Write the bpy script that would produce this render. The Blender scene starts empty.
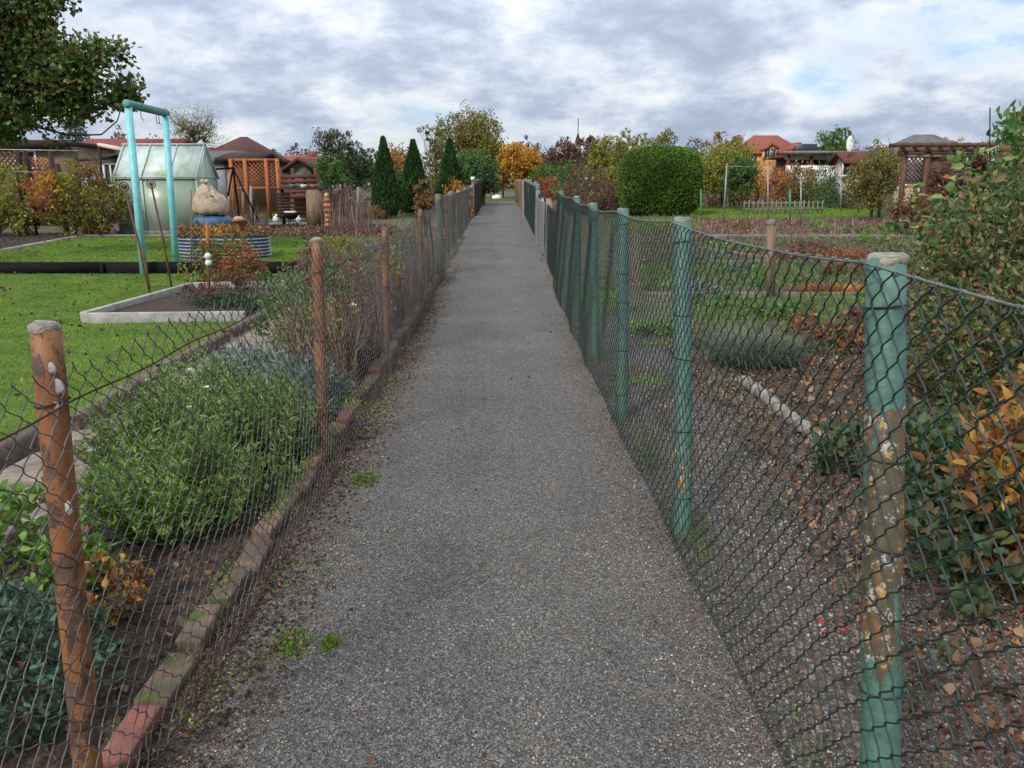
import bpy, math, random
import numpy as np
from mathutils import Vector
random.seed(7)
R = np.random.default_rng(7)
rad = math.radians
C = bpy.context.scene.collection
sc = bpy.context.scene

# ------------------------------------------------------------------ camera model
F, CH = 800.0, 1.4                       # focal length in pixels, eye height
pitch = math.atan(198 / F); yaw = -math.atan(12 / math.hypot(F, 198))
cam = bpy.data.cameras.new('camera'); co = bpy.data.objects.new('camera', cam); C.objects.link(co)
co.location = (0, 0, CH); co.rotation_euler = (math.pi / 2 - pitch, 0, yaw)
cam.sensor_width = 36; cam.lens = F / 1024 * 36; cam.clip_start = .05; cam.clip_end = 3000
sc.camera = co
_cz, _sz = math.cos(yaw), math.sin(yaw)
_fw = np.array([-_sz * math.cos(pitch), _cz * math.cos(pitch), -math.sin(pitch)])
_rt = np.array([_cz, _sz, 0.]); _up = np.cross(_rt, _fw)
def ray(x, y): return _fw + _rt * (x - 512) / F - _up * (y - 384) / F
def TZ(Y):                               # gentle rise of the land
    return np.clip(np.asarray(Y, float) - 9, 0, 31) * .018
def tz(Y): return float(TZ(Y))
def G(x, y):                             # where a line of sight meets the land
    d = ray(x, y); lo, hi = .1, 900.
    for _ in range(50):
        m = (lo + hi) / 2
        if CH + d[2] * m > tz(d[1] * m): lo = m
        else: hi = m
    return d * lo + np.array([0, 0, CH])
def W(x, y, Y):
    d = ray(x, y); t = Y / d[1]; return np.array([d[0] * t, Y, CH + d[2] * t])
def PX(x, y, X):
    d = ray(x, y); t = X / d[0]; return np.array([X, d[1] * t, CH + d[2] * t])

# ------------------------------------------------------------------ mesh builder
def unit(a): return a / np.maximum(np.linalg.norm(a, axis=-1, keepdims=True), 1e-9)
class MB:
    def __init__(s, smooth=False): s.v = []; s.q = []; s.t = []; s.n = 0; s.smooth = smooth
    def add(s, v, q=None, t=None):
        v = np.asarray(v, float).reshape(-1, 3)
        if q is not None and len(q): s.q.append(np.asarray(q, int).reshape(-1, 4) + s.n)
        if t is not None and len(t): s.t.append(np.asarray(t, int).reshape(-1, 3) + s.n)
        s.v.append(v); s.n += len(v); return s
    def box(s, c, d, rz=0, tilt=None):
        x, y, z = np.array(d) / 2
        v = np.array([[a * x, b * y, e * z] for e in (-1, 1) for a, b in ((-1, -1), (1, -1), (1, 1), (-1, 1))])
        if tilt:
            ax, an = tilt; ca, sa = math.cos(an), math.sin(an)
            if ax == 'x': v = v @ np.array([[1, 0, 0], [0, ca, sa], [0, -sa, ca]])
            if ax == 'y': v = v @ np.array([[ca, 0, -sa], [0, 1, 0], [sa, 0, ca]])
        ca, sa = math.cos(rz), math.sin(rz)
        v = v @ np.array([[ca, sa, 0], [-sa, ca, 0], [0, 0, 1]]) + np.array(c, float)
        return s.add(v, [[3, 2, 1, 0], [4, 5, 6, 7], [0, 1, 5, 4], [1, 2, 6, 5], [2, 3, 7, 6], [3, 0, 4, 7]])
    def b2(s, x0, x1, y0, y1, z0, z1): return s.box(((x0+x1)/2, (y0+y1)/2, (z0+z1)/2), (x1-x0, y1-y0, z1-z0))
    def beam(s, a, b, w, h=None):        # rectangular bar from a to b
        h = h or w; a = np.array(a, float); b = np.array(b, float); t = unit(b - a)
        ref = np.array([0, 0, 1.]) if abs(t[2]) < .9 else np.array([0, 1., 0])
        u = unit(np.cross(t, ref)); k = np.cross(u, t)
        v = [p + u * e * w / 2 + k * f * h / 2 for p in (a, b) for e, f in ((-1, -1), (1, -1), (1, 1), (-1, 1))]
        return s.add(v, [[3, 2, 1, 0], [4, 5, 6, 7], [0, 1, 5, 4], [1, 2, 6, 5], [2, 3, 7, 6], [3, 0, 4, 7]])
    def tube(s, P, r, k=8, cap=True):
        P = np.asarray(P, float); n = len(P); r = np.broadcast_to(np.asarray(r, float), (n,))
        t = unit(np.gradient(P, axis=0)); ref = np.array([.0, 1., .05]) if abs(t[:, 1]).mean() < .8 else np.array([1., 0, .05])
        u = unit(np.cross(t, ref)); w = np.cross(t, u)
        a = np.arange(k) / k * 2 * math.pi
        v = P[:, None] + r[:, None, None] * (np.cos(a)[None, :, None] * u[:, None] + np.sin(a)[None, :, None] * w[:, None])
        i = np.arange(n - 1)[:, None] * k; j = np.arange(k)[None]; j2 = (j + 1) % k
        q = np.stack([i + j, i + j2, i + k + j2, i + k + j], -1).reshape(-1, 4)
        v = v.reshape(-1, 3); tt = []
        if cap:
            v = np.vstack([v, P[0], P[-1]]); m = n * k
            tt = [[m, (x + 1) % k, x] for x in range(k)] + [[m + 1, (n - 1) * k + x, (n - 1) * k + (x + 1) % k] for x in range(k)]
        return s.add(v, q, tt)
    def lathe(s, c, prof, k=16, sx=1, sy=1):  # prof: (radius, z)
        prof = np.array(prof, float); a = np.arange(k) / k * 2 * math.pi
        v = np.stack([prof[:, None, 0] * np.cos(a) * sx, prof[:, None, 0] * np.sin(a) * sy, np.broadcast_to(prof[:, None, 1], (len(prof), k))], -1) + np.array(c, float)
        n = len(prof); i = np.arange(n - 1)[:, None] * k; j = np.arange(k)[None]; j2 = (j + 1) % k
        return s.add(v, np.stack([i + j, i + j2, i + k + j2, i + k + j], -1))
    def ball(s, c, r, k=10, jit=0, sc_=(1, 1, 1)):
        th = np.linspace(.02, math.pi - .02, k // 2 + 2); a = np.arange(k) / k * 2 * math.pi
        v = np.stack([np.sin(th)[:, None] * np.cos(a), np.sin(th)[:, None] * np.sin(a), -np.broadcast_to(np.cos(th)[:, None], (len(th), k))], -1)
        if jit: v = v * (1 + jit * R.normal(size=v.shape[:2] + (1,)))
        v = v * r * np.array(sc_) + np.array(c, float); n = len(th); i = np.arange(n - 1)[:, None] * k; j = np.arange(k)[None]; j2 = (j + 1) % k
        return s.add(v, np.stack([i + j, i + j2, i + k + j2, i + k + j], -1))
    def leaves(s, P, size, aspect=.5, out=None, ob=.5, up=0., fold=.25, rng=R):
        n = len(P); a = rng.normal(size=(n, 3))
        if out is not None: a = unit(a) * (1 - ob) + unit(out) * ob
        a[:, 2] += up; a = unit(a); b = unit(np.cross(a, rng.normal(size=(n, 3)))); c = np.cross(a, b)
        L = (size * rng.uniform(.6, 1.3, n))[:, None]; w = L * aspect / 2
        if size >= .028 and P[:, 1].mean() < 9 and n < 30000:      # close enough to see the leaf's outline: an ovate, curved blade
            cv = rng.uniform(-.05, .3, n)[:, None] * L
            def pt(u, e, f): return P + a * L * u + b * w * e + c * (w * abs(e) * fold * 1.6) - c * cv * u * u + 0 * f
            v = np.stack([pt(0, 0, 0), pt(.32, 0, 0), pt(.68, 0, 0), pt(1, 0, 0), pt(.26, 1, 0), pt(.62, .85, 0), pt(.26, -1, 0), pt(.62, -.85, 0)], 1)
            i = np.arange(n)[:, None] * 8
            return s.add(v, np.concatenate([i + [1, 4, 5, 2], i + [1, 2, 7, 6]]), np.concatenate([i + [0, 4, 1], i + [0, 1, 6], i + [2, 5, 3], i + [2, 3, 7]]))
        v = np.stack([P, P + a * L * .5 + b * w + c * w * fold * 2, P + a * L, P + a * L * .5 - b * w + c * w * fold * 2], 1)
        i = np.arange(n)[:, None] * 4
        return s.add(v, None, np.concatenate([i + [0, 1, 2], i + [0, 2, 3]]))
    def blades(s, P, h, w, lean=.35, rng=R, bend=.3):
        n = len(P); a = rng.uniform(0, 2 * math.pi, n); d = np.stack([np.cos(a), np.sin(a), 0 * a], 1)
        g = rng.uniform(0, 2 * math.pi, n); e = np.stack([np.cos(g), np.sin(g), 0 * g], 1)
        H = (h * rng.uniform(.5, 1.3, n))[:, None]; l = (rng.uniform(0, 1, n)[:, None]) * lean
        z = np.array([0, 0, 1.]); w2 = e * w / 2
        m = P + z * H * .55 + d * H * l * .4; tip = P + z * H * (1 - l * .4) + d * H * l * (1 + bend)
        v = np.stack([P - w2, P + w2, m + w2 * .8, m - w2 * .8, tip], 1); i = np.arange(n)[:, None] * 5
        return s.add(v, i + [0, 1, 2, 3], i + [3, 2, 4])
    def build(s, name, mat, parent=None, bevel=0):
        v = np.concatenate(s.v) if s.v else np.zeros((0, 3))
        off = np.zeros(3); p = parent
        while p is not None: off += np.array(p.location); p = p.parent
        v = v - off
        q = np.concatenate(s.q) if s.q else np.zeros((0, 4), int); t = np.concatenate(s.t) if s.t else np.zeros((0, 3), int)
        me = bpy.data.meshes.new(name); me.vertices.add(len(v)); me.vertices.foreach_set('co', v.ravel())
        nl = q.size + t.size; me.loops.add(nl); me.loops.foreach_set('vertex_index', np.concatenate([q.ravel(), t.ravel()]))
        me.polygons.add(len(q) + len(t))
        me.polygons.foreach_set('loop_start', np.concatenate([np.arange(len(q)) * 4, q.size + np.arange(len(t)) * 3]))
        me.update(calc_edges=True); me.validate()
        if s.smooth: me.polygons.foreach_set('use_smooth', np.ones(len(me.polygons), bool))
        me.materials.append(mat); o = bpy.data.objects.new(name, me); C.objects.link(o); o.parent = parent
        if bevel:
            m = o.modifiers.new('bevel', 'BEVEL'); m.width = bevel; m.segments = 2; m.limit_method = 'ANGLE'
        return o
def tag(o, label=None, cat=None, group=None, kind=None):
    if label: o['label'] = label
    if cat: o['category'] = cat
    if group: o['group'] = group
    if kind: o['kind'] = kind
    return o
def thing(name, label, cat, loc, group=None):
    o = bpy.data.objects.new(name, None); o.empty_display_size = .1; C.objects.link(o); o.location = [float(a) for a in loc]
    return tag(o, label, cat, group)
def struct(o): o['kind'] = 'structure'; return o
def noise3(P, f, seed=0):                # cheap smooth pseudo-noise, about -1..1
    g = np.random.default_rng(seed); o = 0
    for k in range(5):
        d = g.normal(size=3) * f * (1 + .5 * k); o = o + np.sin(P @ d + g.uniform(0, 6.3)) / (1 + .4 * k)
    return o / 2.6

# ------------------------------------------------------------------ materials
def newmat(name):
    m = bpy.data.materials.new(name); m.use_nodes = True; nt = m.node_tree; b = nt.nodes['Principled BSDF']; return m, nt, b
def ramp(nt, src, stops, interp='LINEAR'):
    n = nt.nodes.new('ShaderNodeValToRGB'); n.color_ramp.interpolation = interp; e = n.color_ramp.elements
    while len(e) < len(stops): e.new(.5)
    for k, (p, c) in enumerate(stops): e[k].position = p; e[k].color = tuple(c)[:3] + (1,) if not isinstance(c, (int, float)) else (c, c, c, 1)
    nt.links.new(src, n.inputs[0]); return n.outputs[0]
def coord(nt, world=True):
    if world: return nt.nodes.new('ShaderNodeNewGeometry').outputs['Position']
    return nt.nodes.new('ShaderNodeTexCoord').outputs['Object']
def mapping(nt, v, scale): n = nt.nodes.new('ShaderNodeMapping'); n.inputs['Scale'].default_value = scale; nt.links.new(v, n.inputs[0]); return n.outputs[0]
def noise(nt, v, s, d=4, rough=.6, dist=0):
    n = nt.nodes.new('ShaderNodeTexNoise'); n.inputs['Scale'].default_value = s; n.inputs['Detail'].default_value = d
    n.inputs['Roughness'].default_value = rough; n.inputs['Distortion'].default_value = dist; nt.links.new(v, n.inputs['Vector']); return n.outputs['Fac']
def vor(nt, v, s, feat='F1'):
    n = nt.nodes.new('ShaderNodeTexVoronoi'); n.inputs['Scale'].default_value = s; n.feature = feat; nt.links.new(v, n.inputs['Vector']); return n
def mix(nt, f, a, b, mode='MIX'):
    n = nt.nodes.new('ShaderNodeMix'); n.data_type = 'RGBA'; n.blend_type = mode
    for s, x in ((0, f), (6, a), (7, b)):
        if hasattr(x, 'links') or isinstance(x, bpy.types.NodeSocket): nt.links.new(x, n.inputs[s])
        elif isinstance(x, (int, float)): n.inputs[s].default_value = x if s == 0 else (x, x, x, 1)
        else: n.inputs[s].default_value = tuple(x)[:3] + (1,)
    return n.outputs[2]
def mth(nt, op, a, b=0.):
    n = nt.nodes.new('ShaderNodeMath'); n.operation = op
    for k, x in enumerate((a, b)):
        if isinstance(x, bpy.types.NodeSocket): nt.links.new(x, n.inputs[k])
        else: n.inputs[k].default_value = x
    return n.outputs[0]
def bump(nt, b, h, dist, strength=1.):
    n = nt.nodes.new('ShaderNodeBump'); n.inputs['Distance'].default_value = dist; n.inputs['Strength'].default_value = strength
    nt.links.new(h, n.inputs['Height']); nt.links.new(n.outputs[0], b.inputs['Normal'])
LB = 1.4
def leafmat(name, cols, rough=.55, transl=.3, big=.8):
    m, nt, b = newmat(name); g = nt.nodes.new('ShaderNodeNewGeometry'); n = len(cols)
    cols = [tuple(min(.8, x * (LB if max(q) < .45 else 1.)) for x in q) for q in cols]
    c = ramp(nt, g.outputs['Random Per Island'], [(i / n, c) for i, c in enumerate(cols)], 'CONSTANT')
    # whole sprays of a plant differ a little in tone
    f = ramp(nt, noise(nt, g.outputs['Position'], 1.6 / big, 3), [(.3, .62), (.7, 1.3)])
    c = mix(nt, 1., c, f, 'MULTIPLY'); nt.links.new(c, b.inputs['Base Color']); b.inputs['Roughness'].default_value = rough
    b.inputs['Specular IOR Level'].default_value = .3
    t = nt.nodes.new('ShaderNodeBsdfTranslucent'); nt.links.new(c, t.inputs[0]); x = nt.nodes.new('ShaderNodeMixShader'); x.inputs[0].default_value = transl
    nt.links.new(b.outputs[0], x.inputs[1]); nt.links.new(t.outputs[0], x.inputs[2]); nt.links.new(x.outputs[0], nt.nodes['Material Output'].inputs[0])
    return m
def plain(name, c1, c2=None, s=8, rough=.8, bmp=.002, stretch=(1, 1, 1), metal=0, c3=None, sp=60, d=5):
    m, nt, b = newmat(name); v = mapping(nt, coord(nt), stretch); f = noise(nt, v, s, d, .65)
    c2 = c2 or tuple(x * .6 for x in c1)
    col = ramp(nt, f, [(.32, c2), (.62, c1)])
    fine = ramp(nt, noise(nt, v, s * 9, 5, .75), [(.3, .72), (.7, 1.25)]); col = mix(nt, .8, col, fine, 'MULTIPLY')
    if c3: col = mix(nt, ramp(nt, noise(nt, v, s * 2.7, 4), [(.54, 0), (.62, 1)]), col, c3)
    nt.links.new(col, b.inputs['Base Color']); b.inputs['Roughness'].default_value = rough; b.inputs['Metallic'].default_value = metal
    if rough >= .6: b.inputs['Specular IOR Level'].default_value = .2
    if bmp: bump(nt, b, noise(nt, v, sp, 4), bmp)
    return m
def soil(name, dark, mid, light, s=1., bm=.02):
    m, nt, b = newmat(name); v = coord(nt); w = vor(nt, v, 28 * s); f = noise(nt, v, 9 * s, 6, .75)
    c = ramp(nt, f, [(.3, dark), (.52, mid), (.75, light)]); sep = nt.nodes.new('ShaderNodeSeparateColor'); nt.links.new(w.outputs['Color'], sep.inputs[0])
    c = mix(nt, .45, c, ramp(nt, sep.outputs[0], [(0, dark), (.6, mid), (.9, light), (1, tuple(x * 1.7 for x in light))]))
    nt.links.new(c, b.inputs['Base Color']); b.inputs['Roughness'].default_value = .95; bump(nt, b, mth(nt, 'ADD', f, mth(nt, 'MULTIPLY', w.outputs['Distance'], -.6)), bm); return m
def gravel(name, cols, s=110, patch=((.7, .7, .7), (1.15, 1.12, 1.1)), moss=None, speck=(.42, .38, .34), edge=False):
    m, nt, b = newmat(name); v = coord(nt); w = vor(nt, v, s); w2 = vor(nt, v, s * .8)
    sep = nt.nodes.new('ShaderNodeSeparateColor'); nt.links.new(w.outputs['Color'], sep.inputs[0])
    c = ramp(nt, sep.outputs[0], [(i / len(cols), x) for i, x in enumerate(cols)], 'CONSTANT')
    sep2 = nt.nodes.new('ShaderNodeSeparateColor'); nt.links.new(w2.outputs['Color'], sep2.inputs[0])
    c = mix(nt, ramp(nt, sep2.outputs[1], [(.975, 0), (.98, .45)]), c, speck)
    c = mix(nt, 1., c, ramp(nt, noise(nt, v, 1.1, 5, .6), [(.35, patch[0]), (.65, patch[1])]), 'MULTIPLY')
    if edge:                             # trodden grey middle, earthy brown margins, faint damp streaks along the walking line
        sx = nt.nodes.new('ShaderNodeSeparateXYZ'); nt.links.new(v, sx.inputs[0]); ax_ = mth(nt, 'ADD', mth(nt, 'ABSOLUTE', sx.outputs[0]), mth(nt, 'MULTIPLY', mth(nt, 'SUBTRACT', noise(nt, v, 1.8, 6, .7), .5), .9))
        c = mix(nt, ramp(nt, ax_, [(.42, 0), (.95, .6)]), c, mix(nt, 1., c, (1.0, .84, .70), 'MULTIPLY'))
        c = mix(nt, 1., c, ramp(nt, noise(nt, mapping(nt, v, (2.2, .35, 1)), 1.6, 5, .6), [(.35, .90), (.6, 1.06)]), 'MULTIPLY')
    if moss: c = mix(nt, ramp(nt, noise(nt, v, 2.3, 6, .75), [(.62, 0), (.7, .55)]), c, moss)
    nt.links.new(c, b.inputs['Base Color']); b.inputs['Roughness'].default_value = .85
    bump(nt, b, mth(nt, 'MULTIPLY', w.outputs['Distance'], -1), .006); return m
def peel(name, paint, under, under2, z0=None, z1=None, amt=.6, s=9, vs=.35):
    m, nt, b = newmat(name); v = coord(nt); vm = mapping(nt, v, (1, 1, vs)); f = noise(nt, vm, s, 6, .7, .4)
    k = f
    if z0 is not None:
        sep = nt.nodes.new('ShaderNodeSeparateXYZ'); nt.links.new(v, sep.inputs[0])
        a = ramp(nt, sep.outputs[2], [(z0, 0), (z0 + .16, 1), (z1 - .12, 1), (z1, 0)])
        k = mth(nt, 'ADD', f, mth(nt, 'MULTIPLY', mth(nt, 'SUBTRACT', a, .5), .34))
    mask = ramp(nt, k, [(amt, 0), (amt + .02, 1)])
    base = mix(nt, ramp(nt, noise(nt, vm, 22, 5), [(.45, 0), (.6, 1)]), under, under2)
    if z0 is not None:
        base = mix(nt, ramp(nt, noise(nt, v, 34, 4), [(.60, 0), (.64, .85)]), base, (.40, .23, .04))
        base = mix(nt, ramp(nt, noise(nt, v, 31, 5, .8), [(.56, 0), (.6, .9)]), base, (.42, .42, .38))
    p = mix(nt, 1., paint, ramp(nt, noise(nt, v, 25, 5), [(.3, .75), (.7, 1.15)]), 'MULTIPLY')
    p = mix(nt, ramp(nt, noise(nt, mapping(nt, v, (1, 1, .12)), 40, 4), [(.55, 0), (.72, .45)]), p, tuple(x * .45 for x in paint))
    c = mix(nt, mask, p, base); nt.links.new(c, b.inputs['Base Color']); b.inputs['Roughness'].default_value = .6
    bump(nt, b, mth(nt, 'ADD', mth(nt, 'MULTIPLY', mask, -.6), noise(nt, v, 70, 3)), .0022); return m

M = {}
M['path'] = gravel('path_gravel', [(.046, .047, .047), (.085, .086, .086), (.135, .135, .132), (.060, .061, .061), (.19, .188, .18), (.105, .098, .088), (.034, .035, .036), (.12, .096, .076)], 175, ((.84, .83, .81), (1.14, 1.10, 1.04)), (.06, .07, .025), edge=True)
M['gravel_brown'] = gravel('garden_gravel', [(.042, .036, .030), (.08, .066, .054), (.13, .112, .093), (.055, .043, .033), (.16, .142, .12), (.034, .028, .024), (.09, .062, .046)], 85, ((.75, .72, .7), (1.15, 1.1, 1.1)), (.05, .06, .025))
M['ground'] = soil('ground_soil', (.028, .030, .012), (.06, .062, .022), (.11, .09, .045), .6)
M['soil'] = soil('bed_soil', (.014, .009, .006), (.036, .022, .014), (.075, .048, .033), 1.2, .03)
M['mulch'] = soil('mulch', (.028, .018, .012), (.085, .055, .034), (.16, .11, .075), 1.6, .03)
M['lawn'] = plain('lawn_ground', (.095, .16, .022), (.06, .10, .016), 3, .9, .01)
M['brick'] = plain('brick', (.19, .12, .088), (.075, .058, .042), 5, .9, .006, c3=(.06, .08, .022))
M['brick_red'] = plain('brick_red', (.22, .085, .065), (.12, .055, .045), 14, .9, .004)
M['kerb'] = plain('kerb_stone', (.17, .13, .10), (.07, .055, .04), 8, .95, .008, c3=(.06, .06, .035))
M['flag'] = plain('flagstone', (.26, .21, .17), (.13, .10, .08), 5, .9, .006)
M['concrete'] = plain('concrete', (.36, .35, .32), (.20, .20, .185), 7, .9, .003)
M['conc_dark'] = plain('concrete_dark', (.20, .185, .165), (.10, .09, .08), 7, .9, .003)
M['black'] = plain('black_board', (.007, .007, .008), (.013, .012, .012), 5, 1., .002)
M['green_post'] = peel('green_post_paint', (.058, .135, .105), (.07, .05, .02), (.16, .13, .09), amt=.69)
M['green_post_worn'] = peel('green_post_worn', (.066, .150, .115), (.075, .065, .032), (.15, .075, .033), .36, 1.08, .575, 17, .16)
M['green_post_low'] = peel('green_post_low', (.062, .142, .11), (.08, .055, .018), (.22, .13, .04), .02, .45, .64, 17, .16)
M['rust_post'] = peel('rust_post_paint', (.21, .082, .024), (.06, .034, .024), (.11, .06, .038), amt=.515, s=17, vs=.6)
M['rust_lite'] = plain('flaked_primer', (.38, .36, .35), (.2, .15, .12), 30, .9, .003)
M['cap'] = plain('post_cap', (.30, .29, .25), (.12, .11, .09), 40, .95, .01, c3=(.25, .17, .07))
M['wire_green'] = plain('green_wire', (.013, .030, .025), (.006, .014, .012), 20, .5, 0)
M['wire_top'] = plain('top_wire', (.11, .125, .12), (.04, .055, .05), 30, .55, 0)
M['wire_old'] = plain('old_wire', (.13, .125, .12), (.038, .026, .02), 5, .5, 0, metal=.3)
M['wire_rust'] = plain('rusty_wire', (.085, .038, .028), (.04, .02, .015), 9, .8, 0)
M['bark'] = plain('bark', (.10, .075, .05), (.035, .026, .018), 14, .95, .01, (1, 1, .3))
M['bark_grey'] = plain('bark_grey', (.20, .18, .15), (.08, .07, .06), 14, .95, .01, (1, 1, .3))
M['stem'] = plain('stem', (.13, .085, .05), (.055, .035, .02), 20, .9, 0)
M['stem_green'] = plain('stem_green', (.06, .09, .03), (.035, .04, .02), 20, .9, 0)
M['wood'] = plain('weathered_wood', (.22, .155, .10), (.10, .07, .045), 16, .9, .003, (1, 1, .15))
M['wood_grey'] = plain('grey_wood', (.25, .225, .195), (.12, .105, .09), 16, .9, .003, (1, 1, .15))
M['wood_dark'] = plain('dark_wood', (.05, .03, .023), (.022, .014, .011), 16, .8, .003, (1, .3, 1))
M['wood_orange'] = plain('orange_wood', (.36, .13, .045), (.20, .07, .028), 12, .75, .002)
M['wood_red'] = plain('red_wood', (.13, .045, .032), (.07, .028, .02), 12, .8, .002)
M['wood_brown'] = plain('brown_wood', (.13, .07, .042), (.07, .04, .026), 12, .8, .002)
M['turq'] = plain('turquoise_paint', (.20, .56, .58), (.15, .42, .43), 8, .5, .0008)
M['turq_dull'] = plain('weathered_turquoise', (.13, .32, .28), (.06, .14, .11), 14, .8, .002)
M['tile_red'] = plain('red_roof', (.20, .045, .035), (.13, .033, .028), 5, .8, .01)
M['tile_orange'] = plain('orange_tiles', (.26, .075, .045), (.17, .05, .035), 3, .8, .01)
M['tile_brown'] = plain('brown_tiles', (.095, .04, .03), (.06, .028, .023), 4, .8, .01)
M['roof_grey'] = plain('grey_roof', (.13, .13, .135), (.08, .08, .085), 4, .85, .01)
M['roof_felt'] = plain('roof_felt', (.04, .04, .045), (.025, .025, .027), 4, .9, .005)
M['white'] = plain('white_paint', (.72, .72, .70), (.55, .55, .52), 4, .6, 0)
M['cream'] = plain('cream_wall', (.55, .50, .40), (.42, .37, .29), 3, .85, .002)
M['tan_wall'] = plain('tan_wall', (.26, .18, .12), (.17, .12, .08), 5, .85, .003)
M['ochre'] = plain('ochre_wall', (.52, .27, .09), (.42, .21, .07), 3, .85, .002)
M['grey_wall'] = plain('grey_wall', (.30, .31, .33), (.2, .21, .22), 3, .85, .002)
M['glass'] = plain('window_glass', (.03, .035, .045), (.02, .025, .03), 2, .12, 0)
M['dark'] = plain('painted_shade', (.012, .010, .009), (.02, .017, .014), 4, .9, 0)  # near-black colour painted as the shade inside the flat shelter
M['steel'] = plain('galvanised', (.30, .31, .32), (.16, .15, .14), 20, .5, 0, metal=.5)
M['gpole'] = plain('green_pole', (.07, .22, .11), (.05, .14, .07), 20, .6, 0)
M['tarp_blue'] = plain('blue_tarp', (.05, .14, .26), (.025, .07, .13), 12, .5, .01)
M['sack'] = plain('beige_sack', (.46, .36, .27), (.30, .23, .17), 7, .85, .02, sp=20)
M['plastic_white'] = plain('white_plastic', (.7, .7, .68), None, 5, .4, 0)
M['terracotta'] = plain('terracotta', (.34, .13, .07), (.22, .08, .05), 10, .8, 0)
M['gold'] = plain('orange_glaze', (.55, .20, .06), (.42, .10, .04), 9, .5, 0)
M['corr'] = plain('corrugated_steel', (.13, .16, .22), (.08, .10, .14), 3, .45, 0, metal=.4)
M['corr_light'] = plain('corrugated_light', (.42, .46, .50), (.3, .33, .36), 3, .5, 0, metal=.3)
M['pond'] = plain('blue_grey_edge', (.13, .18, .24), (.08, .11, .15), 5, .6, 0)
# greenhouse sheet: algae-green twin-wall plastic
def _gh(name, c, alg):
    m, nt, b = newmat(name); v = coord(nt); f = noise(nt, mapping(nt, v, (1.5, 1, .35)), 2.2, 5, .6)
    col = mix(nt, ramp(nt, f, [(.42, 0), (.62, 1)]), c, alg); st = nt.nodes.new('ShaderNodeTexWave'); st.inputs['Scale'].default_value = 9; nt.links.new(v, st.inputs[0])
    col = mix(nt, .12, col, st.outputs[0], 'MULTIPLY'); nt.links.new(col, b.inputs['Base Color']); b.inputs['Roughness'].default_value = .35
    b.inputs['Transmission Weight'].default_value = .15; return m
M['gh_wall'] = _gh('greenhouse_wall', (.37, .46, .36), (.27, .37, .25)); M['gh_roof'] = _gh('greenhouse_roof', (.55, .66, .68), (.38, .46, .28))
L = {}
L['grass'] = leafmat('lawn_grass', [(.105, .20, .018), (.08, .17, .015), (.14, .22, .025), (.19, .21, .05), (.07, .145, .015)], .6, .4)
L['dkgrass'] = leafmat('rough_grass', [(.08, .14, .03), (.11, .15, .05), (.06, .11, .025), (.17, .15, .07)], .6, .3)
L['green'] = leafmat('mid_green', [(.05, .11, .02), (.07, .14, .03), (.035, .085, .018), (.09, .16, .04), (.05, .10, .025)])
L['bright'] = leafmat('bright_green', [(.10, .19, .03), (.13, .22, .04), (.07, .15, .03), (.15, .22, .05)])
L['herb'] = leafmat('herb_leaves', [(.07, .145, .022), (.10, .18, .03), (.05, .11, .02), (.13, .20, .04), (.15, .18, .05)])
L['dark'] = leafmat('dark_green', [(.022, .055, .018), (.03, .07, .022), (.015, .04, .013), (.045, .085, .03)])
L['thuja'] = leafmat('thuja', [(.015, .045, .010), (.024, .06, .012), (.035, .08, .015), (.011, .032, .008)], .7, .15)
L['box'] = leafmat('clipped_thuja', [(.046, .115, .012), (.068, .14, .016), (.028, .072, .010), (.10, .17, .022), (.038, .095, .012), (.08, .10, .02)], .7, .15, 1.4)
L['silver'] = leafmat('silver_green', [(.12, .17, .14), (.09, .14, .11), (.17, .21, .18), (.07, .11, .085)])
L['blue'] = leafmat('blue_green', [(.07, .13, .10), (.10, .16, .13), (.05, .10, .075), (.13, .18, .15)])
L['spruce'] = leafmat('blue_spruce', [(.05, .08, .075), (.035, .06, .055), (.07, .10, .10), (.03, .05, .04)], .7, .1)
L['pine'] = leafmat('pine', [(.04, .06, .025), (.06, .08, .03), (.03, .045, .018), (.13, .09, .04)], .7, .1)
L['olive'] = leafmat('olive_autumn', [(.09, .11, .018), (.14, .14, .022), (.06, .08, .015), (.19, .16, .03), (.16, .10, .025)])
L['apple'] = leafmat('broad_leaves', [(.045, .085, .02), (.07, .11, .022), (.035, .06, .018), (.11, .13, .028), (.15, .11, .03), (.05, .085, .022), (.09, .12, .032)], .4, .3)
L['yellow'] = leafmat('yellow_autumn', [(.45, .22, .02), (.55, .30, .03), (.35, .15, .02), (.40, .26, .04), (.28, .13, .02)])
L['ygreen'] = leafmat('yellow_green', [(.17, .19, .025), (.12, .16, .02), (.25, .23, .04), (.09, .13, .02), (.20, .14, .03)])
L['brown'] = leafmat('brown_autumn', [(.17, .085, .03), (.22, .12, .04), (.11, .055, .025), (.26, .16, .05), (.10, .08, .03)])
L['orange'] = leafmat('orange_autumn', [(.36, .13, .025), (.28, .09, .02), (.42, .2, .03), (.2, .07, .02), (.14, .10, .03)])
L['peony'] = leafmat('dying_peony', [(.28, .12, .025), (.21, .075, .022), (.32, .18, .03), (.15, .065, .03), (.08, .09, .03), (.24, .10, .025)])
L['sage'] = leafmat('sage_green', [(.040, .080, .048), (.055, .10, .058), (.028, .055, .035), (.07, .115, .065)])
L['red'] = leafmat('red_autumn', [(.30, .06, .03), (.22, .05, .025), (.36, .10, .05), (.15, .05, .03), (.12, .09, .03)])
L['rustred'] = leafmat('rust_red', [(.17, .06, .03), (.12, .045, .026), (.22, .085, .035), (.09, .045, .025), (.10, .08, .03)])
L['rbrown'] = leafmat('red_brown', [(.13, .06, .045), (.09, .045, .035), (.16, .08, .055), (.07, .04, .03)])
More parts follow.
